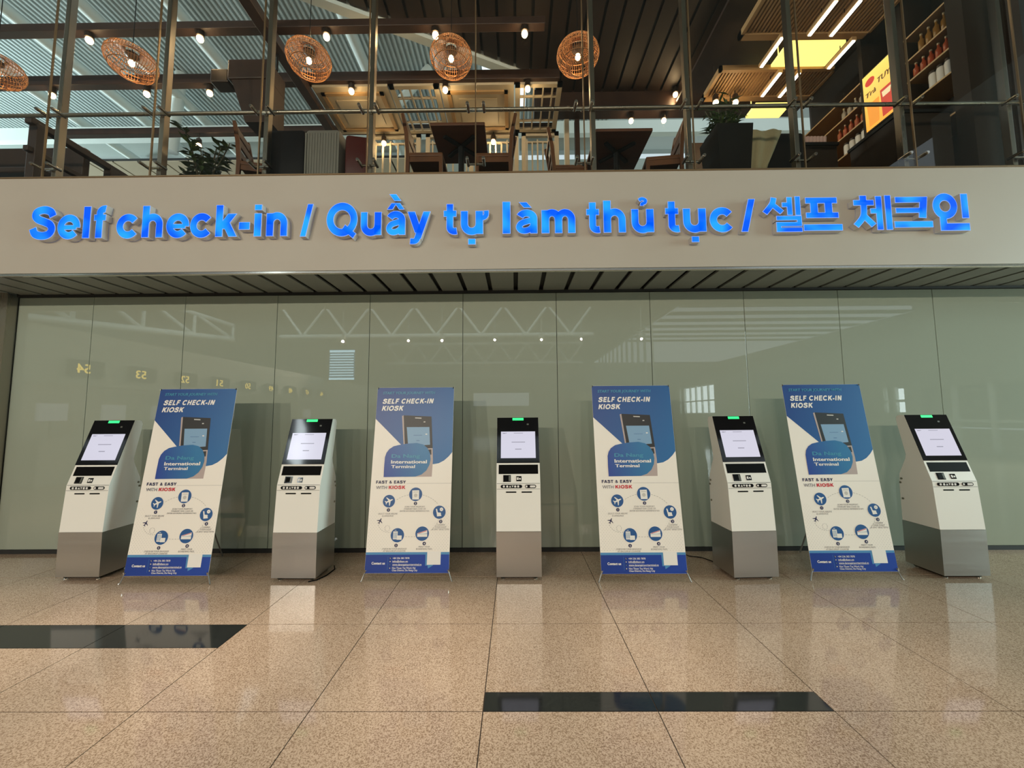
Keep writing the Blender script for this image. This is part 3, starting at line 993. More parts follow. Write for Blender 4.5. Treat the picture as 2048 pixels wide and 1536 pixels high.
def make_banner():
    t = thing('x_banner', '', 'banner')
    holder_rot = math.atan2(0.25, 1.73)
    sm = MB().box(-BW2, BW2, 0.0, 0.0015, 0.0, BL)
    sheet = sm.build('banner_sheet', M_SHEET, t)
    sheet.location = (0, 0, BZ0)
    sheet.rotation_euler = (-holder_rot, 0, 0)

    def art(name, mb):
        o = mb.build(name, PM, sheet)
        return o

    def poly(mb, pts, m, lay):
        mb.add([sheet3(u, v, lay) for u, v in pts], [tuple(range(len(pts)))], PI[m.name])

    def rect(mb, u0, u1, v0, v1, m, lay):
        poly(mb, [(u0, v0), (u1, v0), (u1, v1), (u0, v1)], m, lay)

    def disc(mb, u, v, r, m, lay, n=24):
        poly(mb, [(u + r * math.cos(2 * math.pi * i / n), v + r * math.sin(2 * math.pi * i / n)) for i in range(n)], m, lay)

    def text(mb, s, x0, base, cap, m, lay=5, **k):
        flat_text(mb, s, lambda a, b, q: sheet3(a, b, lay + 0.12 * q), x0, base, cap, m=PI[m.name], **k)

    def heavy(mb, s_, x0, base, cap, m, x1, shear=0.0):
        stroke_text(mb, s_, lambda a_, b_, q: sheet3(a_, b_, 5 + 0.12 * q), x0, base, cap, x1, shear, PI[m.name])

    # header field
    a = MB()
    poly(a, [(-0.389, 1.747), (-0.389, 1.430), (-0.117, 1.169), (-0.05, 1.10), (0.05, 1.03), (0.13, 0.995), (0.206, 0.981), (0.261, 0.990), (0.311, 1.016), (0.356, 1.056), (0.389, 1.097), (0.389, 1.747)], G_BLUE, 1)
    art('blue_header', a)
    a = MB()
    text(a, 'START YOUR JOURNEY WITH', -0.333, 1.679, 0.026, P_TEAL, x1=0.199, bold=0.03, shear=0.18)
    art('strapline', a)
    a = MB()
    heavy(a, 'SELF CHECK-IN', -0.334, 1.583, 0.049, P_WHITE, 0.189, 0.22)
    art('headline', a)
    a = MB()
    heavy(a, 'KIOSK', -0.334, 1.511, 0.049, P_WHITE, -0.108, 0.22)
    art('headline', a)
    # printed kiosk picture
    a = MB()
    poly(a, [(-0.077, 1.123), (0.194, 1.136), (0.202, 1.019), (0.196, 0.863), (-0.073, 0.862)], P_BODY, 2)
    poly(a, [(-0.126, 1.457), (-0.110, 1.463), (-0.075, 1.125), (-0.09, 1.13)], P_BODY, 3)
    poly(a, [(-0.110, 1.463), (0.171, 1.449), (0.194, 1.136), (-0.077, 1.123)], P_BLACK, 3)
    poly(a, [(-0.072, 1.344), (0.154, 1.344), (0.168, 1.169), (-0.048, 1.154)], P_SCR, 4)
    poly(a, [(-0.057, 1.105), (0.182, 1.124), (0.185, 1.073), (-0.055, 1.063)], P_BLACK, 3)
    poly(a, [(0.006, 1.441), (0.070, 1.438), (0.072, 1.428), (0.008, 1.431)], P_LGREY, 4)
    rect(a, 0.094, 0.112, 1.390, 1.400, P_LGREY, 4)
    rect(a, 0.118, 0.136, 1.268, 1.278, P_WHITE, 5)
    rect(a, 0.0, 0.085, 1.262, 1.265, P_CIRC, 5)
    rect(a, 0.03, 0.062, 1.208, 1.212, P_CIRC, 5)
    art('kiosk_picture', a)
    # badge
    a = MB()
    poly(a, [(-0.271, 0.861), (-0.272, 0.955), (-0.270, 1.051), (-0.258, 1.093), (-0.232, 1.129), (-0.191, 1.156), (-0.136, 1.169), (-0.056, 1.181), (0.037, 1.187), (0.1, 1.172), (0.145, 1.136), (0.172, 1.082), (0.179, 1.028), (0.170, 0.975), (0.142, 0.922), (0.096, 0.883), (0.036, 0.864)], G_BADGE, 5)
    text(a, 'Da Nang', -0.205, 1.045, 0.033, P_TEAL, 7, x1=0.075, bold=0.03)
    text(a, 'International', -0.207, 0.990, 0.031, P_WHITE, 7, x1=0.144, bold=0.03)
    text(a, 'Terminal', -0.203, 0.946, 0.028, P_WHITE, 7, x1=0.030, bold=0.03)
    art('terminal_badge', a)
    # middle headings
    a = MB()
    heavy(a, 'FAST & EASY', -0.340, 0.800, 0.028, P_NAVY, -0.052)
    text(a, 'WITH', -0.336, 0.749, 0.029, P_NAVY, x1=-0.232)
    heavy(a, 'KIOSK', -0.214, 0.749, 0.031, P_RED, -0.053)
    rect(a, -0.046, 0.389, 0.7985, 0.8005, P_GREY, 2)
    art('subheading', a)
    # halftone dots
    a = MB()
    for i in range(30):
        for j in range(26):
            u = -0.375 + i * 0.0262 + (j % 2) * 0.0131
            v = 0.20 + j * 0.0155
            e = abs(u) / 0.39 + 0.35 * (0.45 - v) / 0.25
            if e < 0.62 or abs(u) > 0.383:
                continue
            s = 0.0022 + 0.0022 * min(1, max(0, e - 0.6))
            poly(a, [(u - s, v), (u, v - s), (u + s, v), (u, v + s)], P_LGREY, 1)
    art('dot_pattern', a)['kind'] = 'stuff'
    # dashed route
    a = MB()

    def dashes(pts, step=0.026, on=0.016, w=0.0013):
        acc, lay = 0.0, 2
        for (u0, v0), (u1, v1) in zip(pts, pts[1:]):
            L = math.hypot(u1 - u0, v1 - v0)
            if (acc % step) < on and L > 1e-6:
                nx, ny = -(v1 - v0) / L * w, (u1 - u0) / L * w
                poly(a, [(u0 + nx, v0 + ny), (u0 - nx, v0 - ny), (u1 - nx, v1 - ny), (u1 + nx, v1 + ny)], P_GREY, lay)
            acc += L

    def arc(cx, cy_, rx, ry, t0, t1, n=90):
        return [(cx + rx * math.cos(math.radians(t0 + (t1 - t0) * i / n)), cy_ + ry * math.sin(math.radians(t0 + (t1 - t0) * i / n))) for i in range(n + 1)]
    dashes(arc(0.045, 0.50, 0.262, 0.200, 168, -12))
    dashes(arc(0.020, 0.55, 0.275, 0.245, -8, -48))
    dashes(arc(0.020, 0.515, 0.30, 0.200, -66, -112))
    dashes(arc(-0.190, 0.45, 0.105, 0.095, 195, 285, 40), 0.02, 0.012)
    dashes(arc(-0.204, 0.391, 0.023, 0.026, 0, 360, 40), 0.016, 0.010)
    text_pl = (-0.278, 0.456)
    pl_ = [(0, 0.030), (0.004, 0.022), (0.005, 0.010), (0.028, -0.004), (0.028, -0.009), (0.005, -0.002), (0.004, -0.016), (0.012, -0.022), (0.012, -0.026), (0, -0.022), (-0.012, -0.026), (-0.012, -0.022), (-0.004, -0.016), (-0.005, -0.002), (-0.028, -0.009), (-0.028, -0.004), (-0.005, 0.010), (-0.004, 0.022)]

    def plane_icon(mb, cu, cv, ang, sc, m, lay):
        ca, sa = math.cos(ang), math.sin(ang)
        poly(mb, [(cu + (x * ca - y * sa) * sc, cv + (x * sa + y * ca) * sc) for x, y in pl_], m, lay)
    plane_icon(a, text_pl[0], text_pl[1], -0.45, 1.0, P_NAVY, 2)
    art('route_line', a)
    # five step icons
    CIR = [(-0.204, 0.637, 0.058), (0.049, 0.699, 0.063), (0.282, 0.534, 0.060), (0.128, 0.343, 0.064), (-0.105, 0.330, 0.063)]
    DOT = [(-0.204, 0.556), (0.051, 0.615), (0.298, 0.450), (0.151, 0.256), (-0.112, 0.240)]
    CAPT = [[('SELECT YOUR AIRLINE', 0.184), ('& LANGUAGE', 0.110)], [('SCAN YOUR PASSPORT,', 0.196), ('ITINERARY BAR CODE OR', 0.208), ('ENTER BOOKING REFERENCE NO.', 0.282)],
            [('CONFIRM', 0.078), ('YOUR FLIGHT', 0.11), ('& SEAT SELECTION', 0.16)], [('PRINT YOUR', 0.105), ('BOARDING PASS', 0.15)], [('CHECK-IN YOUR BAGGAGE', 0.232), ('AT BAG-DROP COUNTER', 0.21)]]
    CPOS = [(-0.207, 0.516), (0.047, 0.578), (0.300, 0.413), (0.151, 0.221), (-0.126, 0.204)]
    for i, (u, v, r) in enumerate(CIR):
        a = MB()
        disc(a, u, v, r + 0.004, P_WHITE, 3)
        disc(a, u, v, r, P_CIRC, 4)
        if i == 0:
            plane_icon(a, u, v, -1.15, 1.45, P_WHITE, 5)
        elif i == 1:
            poly(a, [(u - 0.034, v + 0.036), (u + 0.032, v + 0.038), (u + 0.034, v - 0.048), (u - 0.030, v - 0.048)], P_WHITE, 5)
            disc(a, u + 0.001, v - 0.010, 0.017, P_LGREY, 6, 16)
            rect(a, u - 0.022, u + 0.024, v + 0.018, v + 0.024, P_LGREY, 6)
        elif i == 2:
            poly(a, [(u - 0.034, v + 0.030), (u - 0.022, v + 0.030), (u - 0.014, v - 0.002), (u + 0.016, v - 0.004), (u + 0.016, v - 0.018), (u + 0.022, v - 0.034), (u - 0.020, v - 0.038), (u - 0.024, v - 0.012)], P_WHITE, 5)
            disc(a, u + 0.020, v + 0.026, 0.017, P_WHITE, 5, 16)
            poly(a, [(u + 0.012, v + 0.027), (u + 0.018, v + 0.021), (u + 0.028, v + 0.033), (u + 0.018, v + 0.025)], P_CIRC, 6)
        elif i == 3:
            poly(a, [(u - 0.046, v + 0.004), (u + 0.046, v + 0.032), (u + 0.048, v + 0.004), (u - 0.040, v - 0.002)], P_WHITE, 5)
            poly(a, [(u - 0.044, v + 0.003), (u + 0.042, v + 0.029), (u + 0.043, v + 0.024), (u - 0.040, v - 0.001)], P_RED, 6)
            rect(a, u - 0.046, u + 0.048, v - 0.028, v + 0.002, P_WHITE, 7)
            rect(a, u - 0.046, u + 0.048, v - 0.004, v - 0.001, P_SCR, 8)
        else:
            rect(a, u - 0.040, u + 0.002, v - 0.036, v + 0.034, P_WHITE, 5)
            for q in range(3):
                rect(a, u - 0.033 + q * 0.011, u - 0.028 + q * 0.011, v - 0.028, v + 0.026, P_SCR, 6)
            rect(a, u - 0.028, u - 0.010, v + 0.042, v + 0.046, P_WHITE, 5)
            rect(a, u - 0.004, u + 0.042, v - 0.040, v - 0.002, P_WHITE, 7)
        disc(a, DOT[i][0], DOT[i][1], 0.016, P_NAVY, 3, 16)
        text(a, str(i + 1), 0, DOT[i][1] - 0.008, 0.016, P_WHITE, 5, center=DOT[i][0], bold=0.02)
        for k, (s, w) in enumerate(CAPT[i]):
            text(a, s, CPOS[i][0] - w / 2, CPOS[i][1] - k * 0.0195, 0.0135, P_GREY, 3, x1=CPOS[i][0] + w / 2, shear=0.15, bold=0.01)
        art('step_icon', a)
    # footer
    a = MB()
    rect(a, -0.389, 0.389, 0.160, 0.181, P_LIGHT, 1)
    rect(a, -0.389, 0.389, 0.001, 0.160, G_FOOT, 2)
    text(a, 'Contact us', -0.330, 0.076, 0.021, P_WHITE, 4, x1=-0.205, bold=0.045)
    rect(a, -0.1812, -0.1795, 0.029, 0.145, P_LIGHT, 4)
    for v in (0.129, 0.101, 0.073, 0.043):
        disc(a, -0.158, v, 0.0085, P_NAVY, 3, 14)
    poly(a, [(-0.163, 0.134), (-0.160, 0.134), (-0.154, 0.125), (-0.156, 0.123)], P_WHITE, 4)
    rect(a, -0.163, -0.153, 0.098, 0.104, P_WHITE, 4)
    disc(a, -0.158, 0.073, 0.004, P_LIGHT, 4, 10)
    disc(a, -0.158, 0.044, 0.0045, P_WHITE, 4, 10)
    text(a, '+84 236 383 7878', -0.136, 0.122, 0.015, P_WHITE, 4, x1=0.019, bold=0.02)
    text(a, 'info@diasv.vn', -0.137, 0.095, 0.015, P_WHITE, 4, x1=0.006, bold=0.02)
    rect(a, -0.137, 0.006, 0.091, 0.0925, P_WHITE, 4)
    text(a, 'www.danangairportterminal.vn', -0.136, 0.067, 0.015, P_WHITE, 4, x1=0.134, bold=0.02)
    rect(a, -0.136, 0.134, 0.063, 0.0645, P_WHITE, 4)
    text(a, 'Hoa Thuan Tay Ward, Hai', -0.137, 0.038, 0.015, P_WHITE, 4, x1=0.079, bold=0.02)
    text(a, 'Chau District, Da Nang City', -0.137, 0.018, 0.015, P_WHITE, 4, x1=0.098, bold=0.02)
    poly(a, [(0.166, 0.162), (0.190, 0.185), (0.240, 0.185), (0.240, 0.066), (0.194, 0.040), (0.191, 0.065), (0.168, 0.065)], P_LIGHT, 3)
    art('contact_footer', a)
    a = MB()
    rect(a, 0.183, 0.309, 0.072, 0.186, P_WHITE, 5)
    art('white_card', a)
    # stand
    hub = Vector((0, 0.22, 0.86))
    tl = [Vector((s * (BW2 - 0.008), 0, BZ0)) + BT * (BL - 0.01) + Vector((0, 0.006, 0)) for s in (-1, 1)]
    bl = [Vector((s * (BW2 - 0.006), 0.006, BZ0 + 0.014)) for s in (-1, 1)]
    for i, s in enumerate((-1, 1)):
        MB().path([hub, tl[i].lerp(hub, 0.5) + Vector((0, 0.02, 0)), tl[i]], 0.006, 8).build('arm', M_POLE, t, True)
        MB().path([hub, bl[i].lerp(hub, 0.5) + Vector((0, 0.02, 0)), bl[i]], 0.006, 8).build('arm', M_POLE, t, True)
        MB().path([bl[i] + Vector((-s * 0.01, 0, 0.012)), bl[i], Vector((s * 0.412, -0.006, 0.012)), Vector((s * 0.420, -0.012, 0.003))], 0.0055, 8).build('leg', M_POLE, t, True)
        MB().tube(bl[i] + Vector((0, -0.008, -0.004)), bl[i] + Vector((0, -0.010, 0.018)), 0.006, 10).build('hook', M_CHROME, t, True)
        MB().tube(tl[i] + Vector((0, -0.010, -0.004)), tl[i] + Vector((0, -0.004, 0.010)), 0.006, 10).build('hook', M_CHROME, t, True)
    MB().path([hub, Vector((0.0, 0.50, 0.40)), Vector((0.0, 0.69, 0.005))], 0.007, 8).build('leg', M_POLE, t, True)
    MB().sphere(hub, 0.022, 12, 8).build('hub', M_MATTE, t, True)
    return t


ban = make_banner()
for i, (x, y, lab) in enumerate([(-3.205, 3.615, 'blue and white SELF CHECK-IN KIOSK stand-up banner, leftmost of the four'),
                                 (-1.010, 3.655, 'blue and white SELF CHECK-IN KIOSK stand-up banner just left of the middle kiosk'),
                                 (1.160, 3.620, 'blue and white SELF CHECK-IN KIOSK stand-up banner just right of the middle kiosk'),
                                 (3.085, 3.650, 'blue and white SELF CHECK-IN KIOSK stand-up banner, rightmost of the four')]):
    o = ban if i == 0 else copy_tree(ban)
    o.location = (x, y, 0)
    tag(o, lab, 'banner', 'stand-up banners between the kiosks')
pb = thing('power_socket_box', 'small white power socket box on the floor behind the fourth kiosk', 'socket', (1.70, 4.30, 0))
MB().box(-0.07, 0.07, -0.04, 0.04, 0.0, 0.055, b=0.008).build('housing', M_KWHITE, pb)
MB().box(-0.03, 0.03, -0.042, -0.039, 0.015, 0.040).build('socket_face', M_CHIP, pb)
MB().path([(0.07, 0, 0.02), (0.14, -0.06, 0.006), (0.25, -0.10, 0.006), (0.36, -0.30, 0.006)], 0.005, 6).build('lead', M_MATTE, pb)

# ================================================================== CAFE ON THE MEZZANINE
# ---- plank ceiling with an oblique edge
pc_len = 6.75
ceil_c = struct(MB().prism([(-3.0, 4.86), (0.43, 6.34), (0.43, pc_len), (9.0, pc_len), (9.0, 3.0), (-7.0, 3.0)], 7.56, 7.66).build('ceiling_cafe', M_DARK), 'brown board ceiling with dark slots over the cafe')


def edge_y(x):
    return 4.86 + (x + 3.0) * (6.34 - 4.86) / 3.43


x = -3.2
while x < 5.6:
    a, b = x + 0.022, x + 0.248
    ya, yb = min(edge_y(a), pc_len), min(edge_y(b), pc_len)
    if a > 0.42:
        ya = yb = pc_len
    MB().prism([(a, 3.9), (b, 3.9), (b, yb), (a, ya)], 7.5, 7.525).build('ceiling_plank', M_PLANK, ceil_c)
    x += 0.27
ed = MB()
ed.add([(-7, edge_y(-7) + 0.02, 7.44), (0.45, edge_y(0.45) + 0.02, 7.44), (0.45, edge_y(0.45) + 0.17, 7.44), (-7, edge_y(-7) + 0.17, 7.44),
        (-7, edge_y(-7) + 0.02, 7.75), (0.45, edge_y(0.45) + 0.02, 7.75), (0.45, edge_y(0.45) + 0.17, 7.75), (-7, edge_y(-7) + 0.17, 7.75)],
       [(3, 2, 1, 0), (4, 5, 6, 7), (0, 1, 5, 4), (1, 2, 6, 5), (2, 3, 7, 6), (3, 0, 4, 7)])
struct(ed.build('trim_5', M_BEAM), 'pale steel edge beam of the cafe ceiling')
struct(MB().box(0.4, 5.3, 6.72, 6.92, 7.12, 7.56).build('trim_6', M_BROWN), 'dark timber beam closing the board ceiling')

# ---- timber pergola
for y0, lab, x1 in ((4.84, 'long dark timber beam nearest the glass, carrying a row of bulbs', 0.45), (5.70, 'long dark timber beam across the middle of the cafe, carrying a row of bulbs', 0.75)):
    o = MB().box(-9.0, x1, y0, y0 + 0.12, 6.84, 6.95 + (0.05 if y0 > 5 else 0), b=0.008).build('timber_beam', M_BROWN)
    tag(o, lab, 'beam', 'pergola beams of the cafe')
o = MB().box(-9.0, 0.75, 6.78, 6.9, 6.84, 6.96, b=0.008).build('timber_beam', M_BROWN)
tag(o, 'long dark timber beam farthest from the glass, over the lattice screens', 'beam', 'pergola beams of the cafe')
o = MB().box(-3.42, -3.27, 3.95, 6.78, 6.70, 6.84, b=0.008).build('timber_beam', M_BROWN)
tag(o, 'dark timber beam running away from the glass above the hanging cabinet', 'beam', 'pergola beams of the cafe')
cab = thing('hanging_cabinet', 'dark brown boxy unit hanging under the timber beam', 'cabinet', (-3.63, 5.0, 5.6))
MB().box(-0.30, 0.27, -0.1, 0.30, 0.55, 0.84, b=0.02).build('body', M_BROWN, cab)
MB().hull4([(-0.05, -0.05, -0.05), (0.30, -0.05, -0.05), (0.30, 0.25, -0.05), (-0.05, 0.25, -0.05)], [(-0.25, -0.08, 0.56), (0.27, -0.08, 0.56), (0.27, 0.28, 0.56), (-0.25, 0.28, 0.56)]).build('lower_panel', M_BROWN, cab)
MB().box(-0.62, -0.36, 0.0, 0.2, 0.60, 0.80, b=0.02).build('side_speaker', M_FIX, cab)
for xx in (0.22, 0.26):
    MB().tube((xx, 0.1, 0.84), (xx, 0.1, 1.12), 0.015, 8).build('hanger', M_IRON, cab)


# ---- bulbs under the beams
def point(name, loc, w, col, r, parent=None):
    l = bpy.data.lights.new(name, 'POINT')
    l.energy, l.color, l.shadow_soft_size = w, col, r
    o = bpy.data.objects.new(name, l)
    COL.objects.link(o)
    o.location = loc
    if parent is not None:
        o.parent = parent
    return o


def spotbulb(x, y, z, top, lab, grp):
    t = thing('pendant_bulb', lab, 'bulb', (x, y, z), 0, grp)
    f = MB()
    f.lathe([(0.03, 0.14), (0.045, 0.12), (0.05, 0.03), (0.03, 0.025)], (0, 0, 0), 14)
    f.tube((0, 0, 0.13), (0, 0, top - z), 0.008, 6)
    f.build('fitting', M_FIX, t, True)
    MB().sphere((0, 0, 0), 0.042, 14, 8, 1.15).build('bulb', M_BULB, t, True)
    point('bulb_light', (0, 0, -0.09), 4.5, (1.0, 0.66, 0.34), 0.04, t)


ROW = {'nearest beam': (4.9, 6.745, 6.85, [-5.88, -4.33, -2.57, -1.06, 0.17]), 'middle beam': (5.76, 6.71, 6.85, [-7.44, -5.9, -4.88, -2.59, -1.08, 0.24]), 'far beam': (6.80, 6.60, 6.85, [-5.91, -2.42, -0.37])}
for nm, (y, z, top, xs) in ROW.items():
    for i, x in enumerate(xs):
        spotbulb(x, y, z, top, 'glowing round bulb under the %s of the cafe, %s from the left' % (nm, ORD[i]), 'bulbs under the cafe beams')
for i, (x, y, z) in enumerate([(2.99, 6.65, 7.36), (2.21, 6.8, 6.98), (2.82, 6.8, 6.98), (3.30, 5.9, 6.55), (3.62, 5.9, 6.55)]):
    spotbulb(x, y, z, 7.5 if i == 0 else (7.13 if i < 3 else 7.2), ['glowing round bulb on the brown board ceiling, highest of three at right', 'glowing round bulb under the board ceiling beam, left of the lower pair', 'glowing round bulb under the board ceiling beam, right of the lower pair', 'glowing bulb hanging above the khaki jacket', 'glowing bulb hanging above the black serving counter'][i], 'bulbs on the board ceiling')


# ---- rattan pendants
def make_rattan():
    t = thing('rattan_pendant', '', 'lamp')
    prof = [(0.095, -0.175), (0.165, -0.145), (0.222, -0.10), (0.255, -0.045), (0.268, 0.01), (0.262, 0.06), (0.235, 0.105), (0.185, 0.140), (0.11, 0.16), (0.07, 0.165)]
    for r, z in ((0.095, -0.175), (0.222, -0.10), (0.268, 0.01), (0.235, 0.105), (0.07, 0.165)):
        MB().path([(r * math.cos(2 * math.pi * i / 32), r * math.sin(2 * math.pi * i / 32), z) for i in range(32)], 0.0055, 5, True).build('ring', M_RATTAN, t, True)
    w = MB()
    for k in range(56):
        a = 2 * math.pi * k / 56
        w.path([(r * math.cos(a), r * math.sin(a), z) for r, z in prof], 0.0031, 4)
    for r, z in ((0.165, -0.145), (0.255, -0.045), (0.262, 0.06), (0.185, 0.140)):
        w.path([(r * math.cos(2 * math.pi * i / 32), r * math.sin(2 * math.pi * i / 32), z) for i in range(32)], 0.003, 4, True)
    o = w.build('woven_shade', M_RATTAN, t, True)
    o['kind'] = 'stuff'
    MB().lathe([(0.022, 0.03), (0.03, 0.05), (0.075, 0.09), (0.07, 0.12), (0.02, 0.14)], (0, 0, 0), 16).build('lamp_holder', M_FIX, t, True)
    MB().sphere((0, 0, -0.005), 0.034, 12, 8, 1.25).build('bulb', M_BULB, t, True)
    MB().tube((0, 0, 0.14), (0, 0, 1.35), 0.005, 6).build('cord', M_IRON, t)
    return t


rat = make_rattan()
for i, x in enumerate([-6.72, -4.94, -2.63, -0.79, 0.84]):
    o = rat if i == 0 else copy_tree(rat)
    o.location = (x, 4.6, 6.10 if i else 6.03)
    tag(o, ['woven rattan pendant lamp cut by the left picture edge', 'woven rattan pendant lamp above the potted plant at left', 'woven rattan pendant lamp above the grey suitcase', 'woven rattan pendant lamp above the left cafe table', 'woven rattan pendant lamp above the right cafe table, partly behind a post'][i], 'lamp', 'rattan pendants along the glass')
    point('pendant_light', (0, 0, -0.075), 5.5, (1.0, 0.62, 0.30), 0.03, o)


# ---- cream coffered ceiling panels and lattice screens
def coffer(x0, x1, y0, y1, lab, lattice):
    t = thing('coffer_panel', lab, 'ceiling panel', (0, 0, 0), 0, 'cream coffer panels')
    z = 6.80
    if not lattice:
        MB().box(x0, x1, y0, y1, z, z + 0.05, b=0.004).build('board', M_CREAM, t)
        f = MB()
        q = 0.10
        for a, b, c, d in ((x0 + q, x1 - q, y0 + q, y0 + q + .05), (x0 + q, x1 - q, y1 - q - .05, y1 - q), (x0 + q, x0 + q + .06, y0 + q, y1 - q), (x1 - q - .06, x1 - q, y0 + q, y1 - q)):
            f.box(a, b, c, d, z - 0.03, z)
        f.build('moulding', M_GOLD, t)
        MB().box(x0 + 0.28, x1 - 0.28, y0 + 0.26, y1 - 0.26, z - 0.018, z).build('inset', M_CREAM, t)
    else:
        f = MB()
        for a, b, c, d in ((x0, x1, y0, y0 + .07), (x0, x1, y1 - .07, y1), (x0, x0 + .08, y0, y1), (x1 - .08, x1, y0, y1)):
            f.box(a, b, c, d, z, z + 0.05)
        f.build('frame', M_CREAM, t)
        n = 5
        for i in range(1, n):
            u = x0 + (x1 - x0) * i / n
            MB().box(u - .012, u + .012, y0 + .07, y1 - .07, z, z + .04).build('lattice_bar', M_CREAM, t)
        for i in range(1, 4):
            w = y0 + (y1 - y0) * i / 4
            MB().box(x0 + .08, x1 - .08, w - .012, w + .012, z + .002, z + .038).build('lattice_bar', M_CREAM, t)


for x0, x1, lat, lab in ((-3.24, -2.02, 0, 'cream ceiling panel with ochre rectangular moulding, left of the lattice panel'), (-2.0, -1.2, 1, 'cream ceiling panel with open square lattice between two moulded panels'),
                         (-1.18, 0.02, 0, 'cream ceiling panel with ochre rectangular moulding, right of the lattice panel'), (0.04, 0.80, 1, 'cream ceiling panel with open square lattice at the right end')):
    coffer(x0, x1, 5.77, 6.82, lab, lat)


def screen(x0, x1, y, z0, z1, lab, nv):
    t = thing('lattice_screen', lab, 'screen', (0, 0, 0), 0, 'cream lattice screens')
    f = MB()
    for a, b, c, d in ((x0, x1, z0, z0 + .07), (x0, x1, z1 - .09, z1), (x0, x0 + .08, z0, z1), (x1 - .08, x1, z0, z1)):
        f.box(a, b, y, y + .06, c, d)
    f.build('frame', M_CREAM, t)
    for i in range(1, nv):
        u = x0 + (x1 - x0) * i / nv
        MB().box(u - .014, u + .014, y + .01, y + .05, z0 + .07 + (.2 if i % 2 else .1), z1 - .2 + (.05 if i % 2 else 0)).build('bar', M_CREAM, t)
    for z in (z0 + .22, z1 - .2):
        MB().box(x0 + .08, x1 - .08, y + .012, y + .048, z - .014, z + .014).build('bar', M_CREAM, t)


for i, (x0, x1) in enumerate([(-2.75, -1.75), (-1.65, -0.75), (-0.65, 0.10), (0.16, 0.86)]):
    screen(x0, x1, 6.86, 5.3, 6.845, 'cream lattice screen at the back of the cafe, %s from the left' % ORD[i], 7)
for i, x in enumerate((1.02, 1.22)):
    tag(MB().box(x - 0.045, x + 0.045, 6.9, 7.0, CF, 7.12, b=0.006).build('timber_upright', M_CREAM if i == 0 else M_BROWN), ['slim cream upright at the right end of the lattice screens', 'slim brown upright right of the cream one'][i], 'upright')

# ---- high metal roof, beams and far wall beyond the cafe
rf = MB()
RZ, pitch_ = 14.0, 0.17
xs = []
x = -26.0
while x < 4.0:
    xs += [(x, RZ + 0.09), (x + pitch_ * 0.42, RZ + 0.09), (x + pitch_ * 0.5, RZ), (x + pitch_ * 0.92, RZ)]
    x += pitch_
n = len(xs)
vs = [(a, 7.2, b) for a, b in xs] + [(a, 17.0, b) for a, b in xs]
rf.add(vs, [(i, i + 1, n + i + 1, n + i) for i in range(n - 1)])
struct(rf.build('ceiling_roof', M_ROOF), 'corrugated metal roof high over the far hall')
for i, x in enumerate((-17.0, -14.4, -12.1, -9.6, -7.3, -4.9, -2.4, 0.1)):
    o = MB().tube((x, 7.4, 13.1), (x, 16.8, 13.1), 0.17, 14).build('roof_beam', M_BEAM, None, True)
    tag(o, 'pale round steel beam under the metal roof, %s from the left' % ORD[i], 'beam', 'tubular beams under the metal roof')
tag(MB().tube((-12.1, 13.0, 14.0), (-12.25, 13.0, 11.0), 0.18, 14).build('roof_column', M_BEAM, None, True), 'pale round steel column rising to the metal roof at left', 'column')
tag(MB().tube((-3.0, 12.9, 15.3 - 1.3), (-4.3, 12.9, 12.4), 0.16, 14).build('roof_strut', M_BEAM, None, True), 'pale slanted steel strut under the metal roof near the middle', 'strut')
fw = MB()
fw.box(-28, 14, 16.5, 16.8, 14.6 - 1.2, 16)
fw.box(-28, 14, 16.4, 16.8, 11.2, 12.9)
fw.box(-28, 14, 16.5, 16.8, 0, 10.6)
struct(fw.build('wall_far', M_FARWALL), 'pale far wall with a strip window')
struct(MB().box(-28, 14, 14.0, 14.25, 12.3, 12.8).build('trim_7', M_BEAM), 'pale bulkhead below the metal roof')
cs = struct(MB().box(-18, -2.5, 12.9, 14.0, 10.62, 10.7).build('ceiling_far', M_DARK), 'cream board ceiling deep in the hall')
cpl = MB().box(-0.42, 0.42, 12.9, 14.0, 10.58, 10.61).mesh('ceiling_board', M_CREAM)
for i in range(17):
    link(cpl, 'ceiling_board', cs, (-17.4 + i * 0.9, 0, 0))

struct(MB().box(-1.1, 0.5, 12.6, 14.6, 13.93, 13.97).build('window_40', mat('skylight_pane', (0.8, 0.85, 0.88), 0.3, emit=(0.85, 0.95, 1.0), es=1.3)), 'bright skylight pane in the metal roof')
# ---- timber railing at the left end of the cafe
rl = thing('timber_railing', 'dark timber railing running away from the glass at the left end of the cafe', 'railing', (-5.35, 0, CF))
MB().box(-0.04, 0.04, 3.95, 8.0, 0.82, 0.90, b=0.01).build('top_rail', M_BROWN, rl)
MB().box(-0.03, 0.03, 3.95, 8.0, 0.50, 0.56, b=0.008).build('middle_rail', M_BROWN, rl)
MB().box(-0.03, 0.03, 3.95, 8.0, 0.12, 0.18, b=0.008).build('bottom_rail', M_BROWN, rl)
for i in range(6):
    MB().box(-0.05, 0.05, 4.0 + i * 0.78, 4.1 + i * 0.78, 0.0, 0.86, b=0.008).build('baluster_post', M_BROWN, rl)
bs = thing('wooden_bench', 'high-backed dark wooden bench at the left edge behind the glass', 'bench', (-6.2, 4.25, CF))
MB().box(-0.75, 0.75, 0.34, 0.42, 0.35, 1.0, b=0.015).build('backrest', M_BROWN, bs)
MB().box(-0.75, 0.75, -0.1, 0.38, 0.38, 0.45, b=0.015).build('seat', M_BROWN, bs)
for sx in (-0.68, 0.68):
    for yy in (-0.06, 0.34):
        MB().box(sx - 0.035, sx + 0.035, yy - 0.03, yy + 0.03, 0, 0.40).build('leg', M_BROWN, bs)


